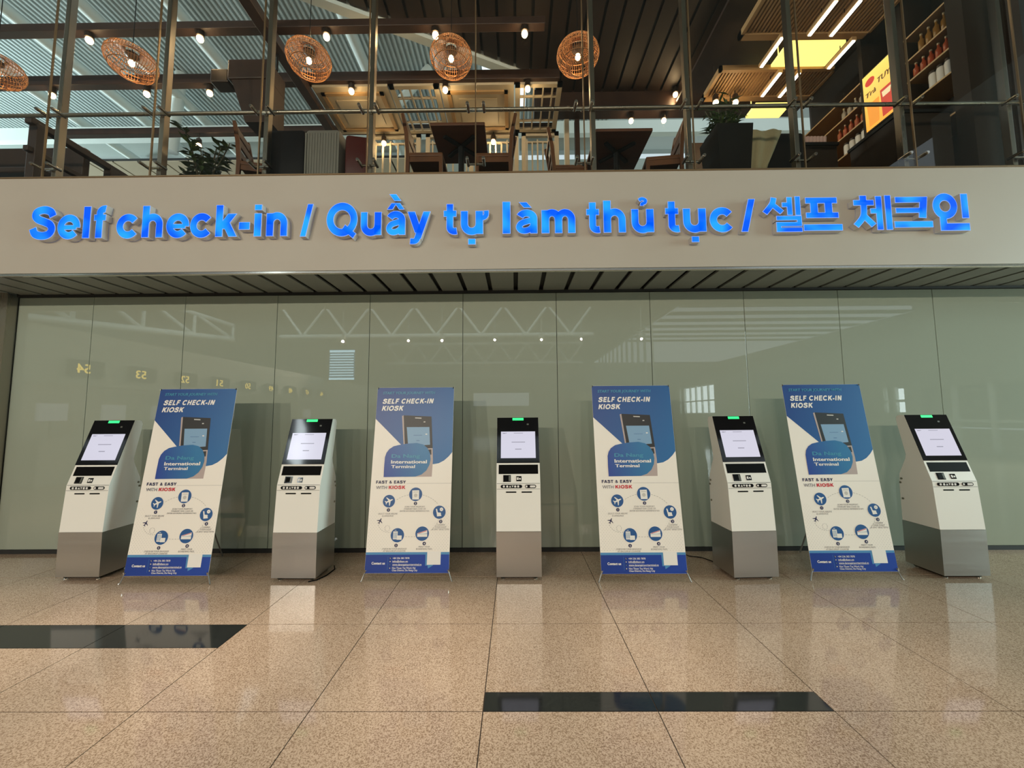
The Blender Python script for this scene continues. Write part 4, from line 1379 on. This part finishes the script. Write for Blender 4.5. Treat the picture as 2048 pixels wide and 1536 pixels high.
# ---- tables and chairs
def make_table(x0, x1, y0, y1, lab):
    t = thing('cafe_table', lab, 'table', ((x0 + x1) / 2, (y0 + y1) / 2, CF), 0, 'cafe tables behind the glass')
    w, d = (x1 - x0) / 2, (y1 - y0) / 2
    MB().box(-w, w, -d, d, 0.735, 0.77, b=0.006).build('tabletop', M_TABLE, t)
    for a in (math.pi / 4, -math.pi / 4):
        ca, sa = math.cos(a), math.sin(a)
        q, h_ = 0.24, 0.022
        pts = [(q * ca - h_ * -sa, q * sa - h_ * ca), (q * ca + h_ * -sa, q * sa + h_ * ca), (-q * ca + h_ * -sa, -q * sa + h_ * ca), (-q * ca - h_ * -sa, -q * sa - h_ * ca)]
        MB().prism(pts, 0.712, 0.735).build('top_bracket', M_IRON, t)
        MB().prism([(x * 1.05, y * 1.05) for x, y in pts], 0.0, 0.03).build('base_foot', M_IRON, t)
    MB().tube((0, 0, 0.02), (0, 0, 0.73), 0.035, 14).build('pedestal', M_IRON, t, True)


make_table(-0.91, -0.31, 3.97, 4.62, 'square dark wood cafe table behind the glass, left of the brown column')
make_table(0.93, 1.57, 4.09, 4.78, 'square dark wood cafe table behind the glass, right of the brown column')


def make_chair():
    t = thing('wooden_chair', '', 'chair')
    MB().box(-0.20, 0.20, -0.20, 0.20, 0.42, 0.465, b=0.01).build('seat', M_CHAIR, t)
    for sy_ in (-1, 1):
        MB().hull4([(0.165, sy_ * 0.18 - 0.018, 0), (0.20, sy_ * 0.18 - 0.018, 0), (0.20, sy_ * 0.18 + 0.018, 0), (0.165, sy_ * 0.18 + 0.018, 0)],
                   [(0.16, sy_ * 0.18 - 0.018, 0.42), (0.20, sy_ * 0.18 - 0.018, 0.42), (0.20, sy_ * 0.18 + 0.018, 0.42), (0.16, sy_ * 0.18 + 0.018, 0.42)]).build('leg', M_CHAIR, t)
        b = MB()
        prof = [(-0.21, 0.0), (-0.175, 0.0), (-0.165, 0.45), (-0.185, 0.70), (-0.235, 0.93), (-0.265, 0.92), (-0.225, 0.68), (-0.205, 0.44)]
        k = len(prof)
        vs = [(x, sy_ * 0.185 - 0.018, z) for x, z in prof] + [(x, sy_ * 0.185 + 0.018, z) for x, z in prof]
        b.add(vs, [(i, (i + 1) % k, k + (i + 1) % k, k + i) for i in range(k)] + [tuple(range(k))[::-1], tuple(range(k, 2 * k))])
        b.build('leg', M_CHAIR, t)
    for z, xx in ((0.84, -0.232), (0.70, -0.205), (0.57, -0.195)):
        MB().box(xx - 0.012, xx + 0.012, -0.18, 0.18, z - 0.04, z + 0.04, b=0.006).build('back_slat', M_CHAIR, t)
    for sy_ in (-1, 1):
        MB().box(-0.19, 0.18, sy_ * 0.18 - 0.012, sy_ * 0.18 + 0.012, 0.36, 0.42).build('apron', M_CHAIR, t)
    return t


ch = make_chair()
for i, (x, y, rz, lab) in enumerate([(-0.98, 4.22, 0.0, 'brown wooden chair at the left side of the left cafe table'), (-0.22, 4.24, math.pi, 'brown wooden chair at the right side of the left cafe table'),
                                     (0.66, 4.46, 0.0, 'brown wooden chair at the left side of the right cafe table'), (1.72, 4.32, math.pi - 0.1, 'brown wooden chair at the right side of the right cafe table'),
                                     (-2.98, 4.35, 0.25, 'brown wooden chair beside the potted plant, left of the suitcases')]):
    o = ch if i == 0 else copy_tree(ch)
    o.location = (x, y, CF)
    o.rotation_euler = (0, 0, rz)
    tag(o, lab, 'chair', 'wooden cafe chairs')


# ---- suitcases
def suitcase(x, y, w, d, h, lab, m, ribs, rz=0.0):
    t = thing('suitcase', lab, 'suitcase', (x, y, CF), rz, 'suitcases behind the glass')
    MB().box(-w / 2, w / 2, -d / 2, d / 2, 0.05, h, b=0.04).build('shell', m, t, True)
    for i in range(ribs):
        u = -w / 2 + w * (i + 0.5) / ribs
        MB().box(u - w / ribs * 0.3, u + w / ribs * 0.3, -d / 2 - 0.006, -d / 2 + 0.01, 0.09, h - 0.05, b=0.003).build('rib', m, t)
    hd = MB().path([(-0.09, 0, h - 0.01), (-0.085, 0, h + 0.03), (0.085, 0, h + 0.03), (0.09, 0, h - 0.01)], 0.010, 8)
    hd.build('carry_handle', M_IRON, t, True)
    for sx in (-1, 1):
        for s2 in (-1, 1):
            MB().tube((sx * (w / 2 - 0.05) - 0.012, s2 * (d / 2 - 0.04), 0.028), (sx * (w / 2 - 0.05) + 0.012, s2 * (d / 2 - 0.04), 0.028), 0.028, 12).build('wheel', M_IRON, t, True)


suitcase(-2.48, 4.08, 0.40, 0.24, 0.71, 'black suitcase standing behind the upper glass', mat('black_shell', (0.009, 0.009, 0.011), 0.5, spec=0.15), 0)
suitcase(-2.08, 4.07, 0.385, 0.24, 0.70, 'pale grey ribbed suitcase standing next to the black one', mat('grey_shell', (0.20, 0.19, 0.165), 0.4), 13)
suitcase(-1.73, 4.12, 0.27, 0.30, 0.64, 'dark red suitcase standing right of the grey ribbed one', mat('red_shell', (0.07, 0.007, 0.005), 0.4), 0, 0.2)

# ---- plants


def leaf(mb, p, d, L, w, droop=0.35, m=0):
    d = Vector(d).normalized()
    s = d.cross(Vector((0, 0, 1)))
    s = s.normalized() if s.length > 1e-3 else Vector((1, 0, 0))
    p = Vector(p)
    q1 = p + d * L * 0.5 + Vector((0, 0, -droop * L * 0.12))
    q2 = p + d * L + Vector((0, 0, -droop * L * 0.55))
    mb.add([p, q1 - s * w, q2, q1 + s * w, q1 + Vector((0, 0, 0.2 * w))], [(0, 1, 4), (1, 2, 4), (2, 3, 4), (3, 0, 4)], m)


def plant(name, lab, loc, pot, heights, spread_, nst, seed, L=0.16, w=0.022, cat='plant'):
    rnd = random.Random(seed)
    t = thing(name, lab, cat, loc)
    pot(t)
    st, lf = MB(), MB()
    for i in range(nst):
        a = rnd.uniform(0, 2 * math.pi)
        rr = rnd.uniform(0.2, 1) * spread_
        z0, z1 = heights[0], rnd.uniform(heights[0] + 0.1, heights[1])
        top = Vector((rr * math.cos(a), rr * math.sin(a), z1))
        bot = Vector((0.05 * math.cos(a), 0.05 * math.sin(a), z0 - 0.04))
        st.path([bot, bot.lerp(top, 0.5) + Vector((0, 0, 0.03)), top], 0.005, 5)
        for k in range(9):
            u = 0.35 + 0.65 * k / 8
            b = rnd.uniform(0, 2 * math.pi)
            leaf(lf, bot.lerp(top, u), (math.cos(b), math.sin(b), rnd.uniform(-0.1, 0.7)), L * rnd.uniform(0.7, 1.2), w * rnd.uniform(0.8, 1.3))
    st.build('stems', mat('stem', (0.06, 0.05, 0.02), 0.7), t)
    lf.build('foliage', M_LEAF, t)


def tall_pot(t):
    MB().hull4([(-0.15, -0.15, 0.0), (0.15, -0.15, 0.0), (0.15, 0.15, 0.0), (-0.15, 0.15, 0.0)], [(-0.20, -0.20, 0.76), (0.20, -0.20, 0.76), (0.20, 0.20, 0.76), (-0.20, 0.20, 0.76)]).build('planter', M_POT, t)
    MB().box(-0.17, 0.17, -0.17, 0.17, 0.755, 0.765).build('soil', M_GROUT, t)


def low_pot(t):
    MB().lathe([(0.10, 0), (0.15, 0.28), (0.16, 0.30), (0.14, 0.30)], (0, 0, 0), 18).build('pot', M_POT, t, True)


plant('potted_fern', 'tall tapered black planter with a green fern behind the upper glass', (2.45, 4.22, CF), tall_pot, (0.76, 1.16), 0.22, 22, 3, 0.17, 0.013)
plant('potted_plant', 'leafy green potted plant behind the upper glass, left of the wooden chair', (-3.62, 4.28, CF), low_pot, (0.30, 0.98), 0.26, 20, 5, 0.15, 0.028)

# ---- khaki jacket over a dark armchair
ar = thing('dark_armchair', 'dark high-backed seat draped with the khaki jacket', 'chair', (3.02, 4.45, CF))
MB().box(-0.32, 0.42, -0.12, 0.06, 0.05, 0.88, b=0.03).build('backrest', M_POT, ar)
MB().box(-0.32, 0.42, 0.06, 0.55, 0.05, 0.45, b=0.03).build('seat', M_POT, ar)
jk = MB()
prof = [(-0.16, 0.02), (-0.165, 0.35), (-0.162, 0.62), (-0.150, 0.86), (-0.13, 0.905), (-0.03, 0.925), (0.07, 0.905), (0.085, 0.70)]
nu = 14
vs, fs = [], []
for j, (yy, zz) in enumerate(prof):
    for i in range(nu + 1):
        u = i / nu
        wdt = 0.28 + 0.26 * max(0, (zz - 0.45) / 0.45)
        x = -0.36 + u * wdt + 0.02 * math.sin(j * 1.3)
        if j == 0:
            zz2 = 0.36 + 0.03 * math.sin(u * 7)
        elif j == 1:
            zz2 = 0.46 + 0.02 * math.sin(u * 5)
        else:
            zz2 = zz
        vs.append((x, yy + 0.014 * math.sin(u * 17 + j), zz2 + 0.006 * math.sin(u * 9)))
for j in range(len(prof) - 1):
    fs += [(j * (nu + 1) + i, j * (nu + 1) + i + 1, (j + 1) * (nu + 1) + i + 1, (j + 1) * (nu + 1) + i) for i in range(nu)]
jk.add(vs, fs)
jo = jk.build('khaki_jacket', M_KHAKI, None, True, (3.02, 4.45, CF))
so = jo.modifiers.new('thickness', 'SOLIDIFY')
so.thickness = 0.012
tag(jo, 'khaki jacket hung over the dark seat beside the black planter', 'jacket')

# ---- serving counter, shelves, lights at the right
for i, (x0, x1, y0, y1, h_, lab) in enumerate([(3.50, 3.92, 4.45, 5.2, 0.83, 'black serving counter right of the khaki jacket'), (4.35, 4.90, 4.1, 4.75, 0.95, 'dark back counter under the bottle shelves at right')]):
    t = thing('service_counter', lab, 'counter', (0, 0, CF))
    MB().box(x0, x1, y0, y1, 0, h_ - 0.04).build('cabinet', M_SHELF, t)
    MB().box(x0 - 0.02, x1 + 0.02, y0 - 0.02, y1 + 0.02, h_ - 0.04, h_, b=0.006).build('worktop', M_POT, t)
cup = thing('cup_tray', 'row of pale paper cups on the black serving counter', 'tray', (3.71, 4.62, CF + 0.83))
MB().box(-0.2, 0.2, -0.1, 0.1, 0, 0.02).build('tray', M_SHELF, cup)
for i in range(9):
    for j in range(2):
        MB().lathe([(0.018, 0.02), (0.026, 0.16)], (-0.17 + i * 0.042, -0.05 + j * 0.09, 0), 10).build('cup', mat('pink_cup', (0.62, 0.40, 0.34), 0.6), cup, True)

swt = thing('shelf_unit', 'tall dark shelf wall holding bottles and jars at the right', 'shelf', (5.0, 0, CF))
MB().box(0.0, 0.45, 3.97, 4.13, 0, 3.3).build('end_panel', M_SHELF, swt)
MB().box(0.40, 0.45, 4.1, 6.6, 0, 3.3).build('back_panel', M_SHELF, swt)
MB().box(0.0, 0.42, 4.60, 4.66, 0.9, 3.3).build('divider', M_SHELF, swt)
MB().box(0.0, 0.42, 5.16, 5.22, 0.9, 3.3).build('divider', M_SHELF, swt)
for z in (0.95, 1.44, 1.73, 2.00, 2.30):
    MB().box(0.0, 0.42, 4.13, 4.60, z - 0.02, z).build('shelf_board', M_SLAT, swt)
    MB().box(0.0, 0.42, 5.22, 6.6, z - 0.02, z).build('shelf_board', M_SLAT, swt)
BCOL = [mat('bottle_red', (0.30, 0.05, 0.015), 0.15), mat('bottle_amber', (0.22, 0.10, 0.02), 0.15), mat('jar_white', (0.60, 0.52, 0.42), 0.5), mat('bottle_clear', (0.30, 0.24, 0.18), 0.1)]
CAPM = mat('bottle_cap', (0.55, 0.42, 0.25), 0.3, 0.6)


def bottle(x, y, z, kind, r, h_, lab):
    t = thing('jar' if kind == 2 else 'bottle', lab, 'jar' if kind == 2 else 'bottle', (x, y, z), 0, 'bottles and jars on the dark shelves')
    if kind == 2:
        MB().lathe([(r * 0.9, 0), (r, 0.01), (r, h_ * 0.8), (r * 0.8, h_ * 0.88)], (0, 0, 0), 14).build('body', BCOL[kind], t, True)
        MB().lathe([(r * 0.85, h_ * 0.86), (r * 0.85, h_)], (0, 0, 0), 14).build('lid', M_FIX, t, True)
    else:
        MB().lathe([(r * 0.9, 0), (r, 0.01), (r, h_ * 0.6), (r * 0.38, h_ * 0.75), (r * 0.36, h_ * 0.92)], (0, 0, 0), 14).build('body', BCOL[kind], t, True)
        MB().lathe([(r * 0.42, h_ * 0.90), (r * 0.42, h_)], (0, 0, 0), 12).build('cap', CAPM, t, True)


SH = [('top', 2.00, 1, 4, 0.24, 'near'), ('second', 1.73, 0, 5, 0.21, 'near'), ('third', 1.44, 2, 3, 0.22, 'near'), ('second', 1.73, 0, 5, 0.21, 'far'), ('third', 1.44, 2, 4, 0.20, 'far'), ('top', 2.00, 3, 4, 0.20, 'far')]
KN = ['red', 'amber', 'white', 'clear']
for nm, z, kind, cnt, h_, side in SH:
    for i in range(cnt):
        y = (4.20 + i * 0.085) if side == 'near' else (5.28 + i * 0.10)
        bottle(5.07, y, CF + z, kind, 0.034 if kind != 2 else 0.04, h_, '%s %s on the %s shelf of the %s dark shelf bay, %s from the glass' % (KN[kind], 'jar' if kind == 2 else 'bottle', nm, side, ORD[i]))

po = thing('menu_poster', 'backlit yellow and red drink poster on the dark shelf wall', 'poster', (4.985, 4.93, CF + 1.88))
G_POST = gradient_print('poster_yellow', (0.95, 0.42, 0.05), (1.0, 0.72, 0.16), (0.0, -0.35), (0.0, 0.4), 0.3, 0.75)
MB().box(-0.015, 0.015, -0.235, 0.235, -0.42, 0.42).build('frame', M_SHELF, po)
pf = MB()
pf.box(-0.019, -0.0152, -0.215, 0.215, -0.40, 0.40)
pf.build('lightbox_face', G_POST, po)


def post3(u, v, d=0.0198):
    return (-d, -u, v)


pt = MB()
for s, x0, bz, cap, x1, mm, sh in (('Trà', -0.185, 0.07, 0.062, -0.03, 0, 0.2), ('TUY', -0.005, 0.15, 0.070, 0.185, 0, 0.2)):
    flat_text(pt, s, lambda a, b, q: post3(a, b, 0.0198 + 0.0001 * q), x0, bz, cap, x1=x1, bold=0.04, shear=sh, m=mm)
dp = [(-0.11 + 0.07 * math.cos(2 * math.pi * i / 20), 0.27 + 0.055 * math.sin(2 * math.pi * i / 20)) for i in range(20)]
pt.add([post3(u, v) for u, v in dp], [tuple(range(20))], 1)
pt.add([post3(u, v) for u, v in ((0.03, -0.36), (0.17, -0.36), (0.20, 0.02), (0.02, 0.02))], [(0, 1, 2, 3)], 1)
pt.add([post3(u, v, 0.0202) for u, v in ((0.05, -0.10), (0.15, -0.10), (0.17, -0.02), (0.04, -0.02))], [(0, 1, 2, 3)], 3)
pt.add([post3(u, v) for u, v in ((-0.16, -0.36), (-0.02, -0.36), (0.0, -0.04), (-0.18, -0.04))], [(0, 1, 2, 3)], 2)
pt.build('printed_drinks', [mat('poster_brown', (0.12, 0.05, 0.01), 0.4, emit=(0.2, 0.1, 0.02), es=0.3), mat('poster_red', (0.6, 0.03, 0.02), 0.4, emit=(0.8, 0.06, 0.04), es=0.5), mat('poster_orange', (0.9, 0.3, 0.03), 0.4, emit=(1.0, 0.36, 0.05), es=0.6), mat('poster_cream', (0.9, 0.7, 0.4), 0.4, emit=(1.0, 0.75, 0.45), es=0.6)], po)


def slat_panel(x0, x1, y0, y1, z, lab):
    t = thing('slat_ceiling_panel', lab, 'ceiling panel', (0, 0, 0), 0, 'tan slatted panels over the counter')
    f = MB()
    for a, b, c, d in ((x0, x1, y0, y0 + .05), (x0, x1, y1 - .09, y1), (x0, x0 + .04, y0, y1), (x1 - .04, x1, y0, y1)):
        f.box(a, b, c, d, z, z + 0.08)
    f.build('frame', M_SLAT, t)
    n = int((x1 - x0) / 0.05)
    s = MB()
    for i in range(n):
        u = x0 + 0.05 + i * 0.05
        if u < x1 - 0.05:
            s.box(u - 0.014, u + 0.014, y0 + .05, y1 - .09, z + 0.02, z + 0.06)
    o = s.build('slats', M_SLAT, t)
    o['kind'] = 'stuff'


slat_panel(3.17, 4.95, 4.15, 5.04, 6.74, 'tan slatted ceiling panel nearest the glass above the counter')
slat_panel(3.17, 4.95, 5.50, 6.10, 6.74, 'tan slatted ceiling panel behind the glowing yellow one')
tag(MB().box(3.93, 4.74, 5.10, 5.48, 6.76, 6.80).tube((3.93 + 0.05, 5.48 - 0.1, 6.8), (3.93 + 0.05, 5.48 - 0.1, 7.2), 0.008, 6).build('light_panel', M_YELLOW), 'glowing yellow ceiling light panel between the slatted panels', 'light panel')
tag(MB().box(4.15, 4.74, 6.20, 6.50, 6.76, 6.80).tube((4.15 + 0.05, 6.50 - 0.1, 6.8), (4.15 + 0.05, 6.50 - 0.1, 7.2), 0.008, 6).build('light_panel', M_YELLOW), 'glowing yellow ceiling light panel farther back above the counter', 'light panel')
for i, (x, y0, y1, lab) in enumerate([(4.03, 4.42, 4.86, 'white linear lamp nearest the glass, left of the near pair'), (4.33, 4.42, 4.87, 'white linear lamp nearest the glass, right of the near pair'),
                                      (3.68, 4.88, 5.33, 'white linear lamp along the left side of the yellow panel'), (4.70, 4.94, 5.37, 'white linear lamp along the right side of the yellow panel'),
                                      (4.03, 5.43, 5.86, 'white linear lamp behind the yellow panel, left of the far pair'), (4.32, 5.44, 5.88, 'white linear lamp behind the yellow panel, right of the far pair')]):
    t = thing('linear_lamp', lab, 'lamp', (x, 0, 6.62), 0, 'linear lamps over the counter')
    MB().box(-0.032, 0.032, y0 - 0.01, y1 + 0.01, 0.0, 0.05).build('housing', M_SLAT, t)
    MB().box(-0.020, 0.020, y0, y1, -0.012, 0.0).build('diffuser', M_LED, t)
    MB().tube((0, (y0 + y1) / 2, 0.05), (0, (y0 + y1) / 2, 0.9), 0.006, 6).build('hanger', M_IRON, t)
struct(MB().box(3.0, 5.5, 3.9, 6.7, 7.2, 7.25).build('ceiling_counter', M_BROWN), 'dark ceiling above the counter')
struct(MB().box(3.2, 5.6, 6.62, 6.7, CF, 6.4).build('wall_counter', M_BROWN), 'dark brown wall behind the counter')
struct(MB().box(5.45, 5.6, 3.95, 6.7, CF, 7.4).build('wall_cafe', M_BROWN), 'end wall of the cafe')

# ================================================================== THE HALL BEHIND THE CAMERA (seen in the glass)
M_LOUV = mat('dark_louvre', (0.16, 0.17, 0.16), 0.6)
struct(MB().box(-31, -30.8, -75, 5, 0, 14).box(-31, -30.8, 15, 20, 0, 14).box(-31, -30.8, 5, 15, 0, 5.4).box(-31, -30.8, 5, 15, 10.6, 14).build('wall_west', mat('hall_wall', (0.20, 0.20, 0.18), 0.7)), 'far side wall of the hall')
wc = struct(MB().box(-30.92, -30.90, 5, 15, 5.4, 10.6).build('window_42', M_GLASS), 'added unseen window around the roof fill lamp')  # out of view, put in to go with the lamp on the metal roof
for y in (7.0, 9.0, 11.0, 13.0):
    MB().box(-30.97, -30.85, y - 0.06, y + 0.06, 5.4, 10.6).build('mullion', M_BEAM, wc)
fe = MB()
fe.box(-31, 44, -74.2, -74, 0, 3.4)
fe.box(-31, 44, -74.2, -74, 6.2, 12.6)
fe.box(-31, -9, -74.2, -74, 3.4, 6.2)
fe.box(3, 44, -74.2, -74, 3.4, 6.2)
struct(fe.build('wall_end', MATS['hall_wall']), 'end wall of the hall with a strip window')
struct(MB().box(44, 44.2, -75, 4, 0, 12.6).build('wall_east', MATS['hall_wall']), 'far wall beyond the window front')
HC = MB()
for ya, yb in ((-75, -25.5), (-22.5, -16), (-13, 3.4)):      # slots between are unseen openings, added to let light onto the trusses
    HC.box(-40, 17, ya, yb, 12.6, 12.8)
struct(HC.build('ceiling_hall', mat('hall_ceiling', (0.14, 0.14, 0.125), 0.7)), 'hall ceiling behind the camera')
for j in range(12):
    y = -15.0 - j * 3.2
    tag(MB().box(17.2, 43.8, y, y + 1.5, 12.6, 12.64).build('roof_louvre', M_LOUV), 'dark roof louvre against the sky reflected at the upper right, %s nearest' % ORD[j], 'louvre', 'roof louvres over the far right of the hall')
M_BULK = mat('bulkhead_paint', (0.40, 0.39, 0.33), 0.6)
struct(MB().box(-10.3, -10.0, -60, 3.6, 2.25, 3.5).build('wall_bulkhead', M_BULK), 'bulkhead above the check-in counters')
struct(MB().box(-14.0, -13.8, -60, 3.6, 0, 3.5).build('wall_left', M_BULK))
M_SIGNY = mat('sign_yellow', (0.8, 0.6, 0.05), 0.4, emit=(1.0, 0.72, 0.10), es=3.5)
for i in range(9):
    y = 0.04 - i * 1.36
    num = str(54 - i)
    word = ('fifty-four', 'fifty-three', 'fifty-two', 'fifty-one', 'fifty', 'forty-nine', 'forty-eight', 'forty-seven', 'forty-six')[i]
    t = thing('counter_sign', 'black hanging sign with yellow number %s, reflected in the glass' % word, 'sign', (-9.93, y, 2.64), 0, 'counter number signs reflected in the glass')
    MB().box(-0.05, 0.03, -0.36, 0.36, -0.2, 0.2, b=0.01).build('housing', M_MATTE, t)
    s = MB()
    flat_text(s, num, lambda a, b, q: (0.033 + 0.0003 * q, a, b), -0.05, -0.10, 0.20, x1=0.24, bold=0.03)
    s.build('number', M_SIGNY, t)
    c = thing('check_in_counter', 'pale check-in counter below sign %s, reflected in the glass' % word, 'counter', (-10.6, y, 0), 0, 'check-in counters reflected in the glass')
    MB().box(-0.5, 0.3, -0.5, 0.5, 0, 1.05, b=0.02).build('desk', M_BULK, c)
    MB().box(-0.1, -0.02, -0.28, 0.28, 1.45, 1.85).build('display', mat('counter_display', (0.4, 0.4, 0.42), 0.4, emit=(0.75, 0.78, 0.85), es=0.5), c)
    MB().box(-0.08, -0.04, -0.03, 0.03, 1.05, 1.45).build('display_post', M_STEEL, c)


def truss(x0, x1, y, z0, z1, n, lab):
    t = thing('roof_truss', lab, 'truss', (0, y, 0), 0, 'white roof trusses reflected in the glass')
    MB().tube((x0, 0, z0), (x1, 0, z0), 0.16, 10).build('bottom_chord', M_BEAM, t, True)
    MB().tube((x0, 0, z1), (x1, 0, z1), 0.16, 10).build('top_chord', M_BEAM, t, True)
    w = (x1 - x0) / n
    for i in range(n):
        a = x0 + i * w
        MB().tube((a, 0, z1), (a + w / 2, 0, z0), 0.10, 8).build('diagonal', M_BEAM, t, True)
        MB().tube((a + w / 2, 0, z0), (a + w, 0, z1), 0.10, 8).build('diagonal', M_BEAM, t, True)


for i, (x0, x1, y) in enumerate([(-18, 6, -20.2), (-15, 8, -36), (-15, 9, -52), (-15, 9, -68)]):
    truss(x0, x1, y, 7.6, 9.9, 7, 'white triangulated roof truss reflected in the glass, %s nearest' % ORD[i])
t = thing('roof_truss', 'white sloping roof truss reflected at the upper left of the glass wall', 'truss', (-22, 0, 0), 0, 'white roof trusses reflected in the glass')
pb_, pt_ = [], []
for i in range(7):
    y = 1.0 - i * 3.6
    pb_.append(Vector((0, y, 5.0 + i * 0.42)))
    pt_.append(Vector((0, y, 8.6)))
MB().path(pb_, 0.2, 10).build('bottom_chord', M_BEAM, t, True)
MB().path(pt_, 0.16, 10).build('top_chord', M_BEAM, t, True)
for i in range(6):
    MB().tube(pt_[i], pb_[i + 1], 0.12, 8).build('diagonal', M_BEAM, t, True)
    MB().tube(pb_[i + 1], pt_[i + 1], 0.10, 8).build('diagonal', M_BEAM, t, True)

fd = thing('flight_board', 'dark flight information board with lit blue screen, reflected in the glass', 'display board', (-9.1, -11.17, 4.3))
MB().box(-1.25, 0.72, -0.1, 0.0, -0.95, 1.0).build('housing', M_MATTE, fd)
MB().box(-0.65, 0.68, 0.001, 0.02, -0.9, 0.70).build('screen', mat('board_blue', (0.02, 0.05, 0.1), 0.3, emit=(0.04, 0.28, 0.55), es=1.6), fd)
fr = MB()
for i in range(9):
    fr.box(-0.62, 0.64, 0.021, 0.024, 0.42 - i * 0.14, 0.47 - i * 0.14)
fr.box(-0.65, 0.68, 0.021, 0.024, 0.55, 0.66)
fr.box(-0.65, 0.68, 0.021, 0.024, -0.9, -0.8)
fr.build('text_rows', mat('board_rows', (0.1, 0.3, 0.4), 0.3, emit=(0.55, 0.85, 1.0), es=5.0), fd)

# right-hand wall of the hall with windows
wr = MB()
WINS = [(-1.9, 3.4, 0.4, 6.5), (-6.4, -2.0, 0.15, 2.45), (-7.9, -7.0, 1.5, 2.55), (-28.5, -22.0, 1.5, 3.9), (-21.3, -19.4, 1.5, 3.3), (-17.3, -16.2, 1.6, 2.4)]
ys = sorted({-60.0, 3.7} | {w[0] for w in WINS} | {w[1] for w in WINS})
for a, b in zip(ys, ys[1:]):
    hit = [w for w in WINS if w[0] <= a and w[1] >= b]
    if hit:
        w = hit[0]
        wr.box(15.9, 16.1, a, b, 0, w[2])
        wr.box(15.9, 16.1, a, b, w[3], 12.6 if a > -7 else 4.6)
    else:
        wr.box(15.9, 16.1, a, b, 0, 12.6 if a > -7 else 4.6)
struct(wr.build('wall_right', mat('right_wall', (0.34, 0.35, 0.31), 0.6)), 'right-hand hall wall with windows')
for k, (a, b, c, d) in enumerate(WINS):
    t = struct(MB().box(15.98, 16.0, a, b, c, d).build('window_%d' % (k + 20), M_GLASS))
    n = max(1, int((b - a) / 1.2))
    for i in range(1, n + 1):
        y = a + (b - a) * i / (n + 1)
        MB().box(15.93, 16.07, y - 0.05, y + 0.05, c, d).build('mullion', M_BEAM, t)
    for z in (c + (d - c) * 0.45,):
        MB().box(15.94, 16.06, a, b, z - 0.05, z + 0.05).build('transom', M_BEAM, t)

for i in range(12):
    y = -37.0 - i * 2.6
    tag(MB().tube((16.5, y, 0), (16.5, y, 12.6), 0.16, 10).build('facade_column', M_BEAM, None, True), 'slim pale facade column reflected right of the middle kiosk, %s nearest' % ORD[i], 'column', 'facade columns reflected in the glass')
# hall downlights
for i, (x, y, z, w_, cone) in enumerate(HALL_SPOTS):
    t = thing('hall_downlight', 'round hall downlight, %s from the left in the %s row' % (ORD[i % NEAR_ROW], 'near' if i < NEAR_ROW else 'rear'), 'downlight', (x, y, z), 0, 'hall downlights')
    MB().lathe([(0.10, 0.02), (0.11, 0.0), (0.11, 0.2), (0.05, 0.28)], (0, 0, 0.09), 16).build('housing', M_BEAM, t, True)
    MB().tube((0, 0, 0.36), (0, 0, 12.62 - z), 0.02, 8).build('stem', M_BEAM, t)
    l = bpy.data.lights.new('hall_downlight_lamp', 'SPOT')
    l.energy, l.color, l.spot_size, l.spot_blend, l.shadow_soft_size = w_, (1.0, 0.87, 0.70), math.radians(cone), 1.0 if i < NEAR_ROW else 0.8, 0.10 if i < NEAR_ROW else 0.05
    o = bpy.data.objects.new('hall_downlight_lamp', l)
    COL.objects.link(o)
    o.parent = t
    if i >= NEAR_ROW:
        o.rotation_euler = (math.radians(78), 0, 0)
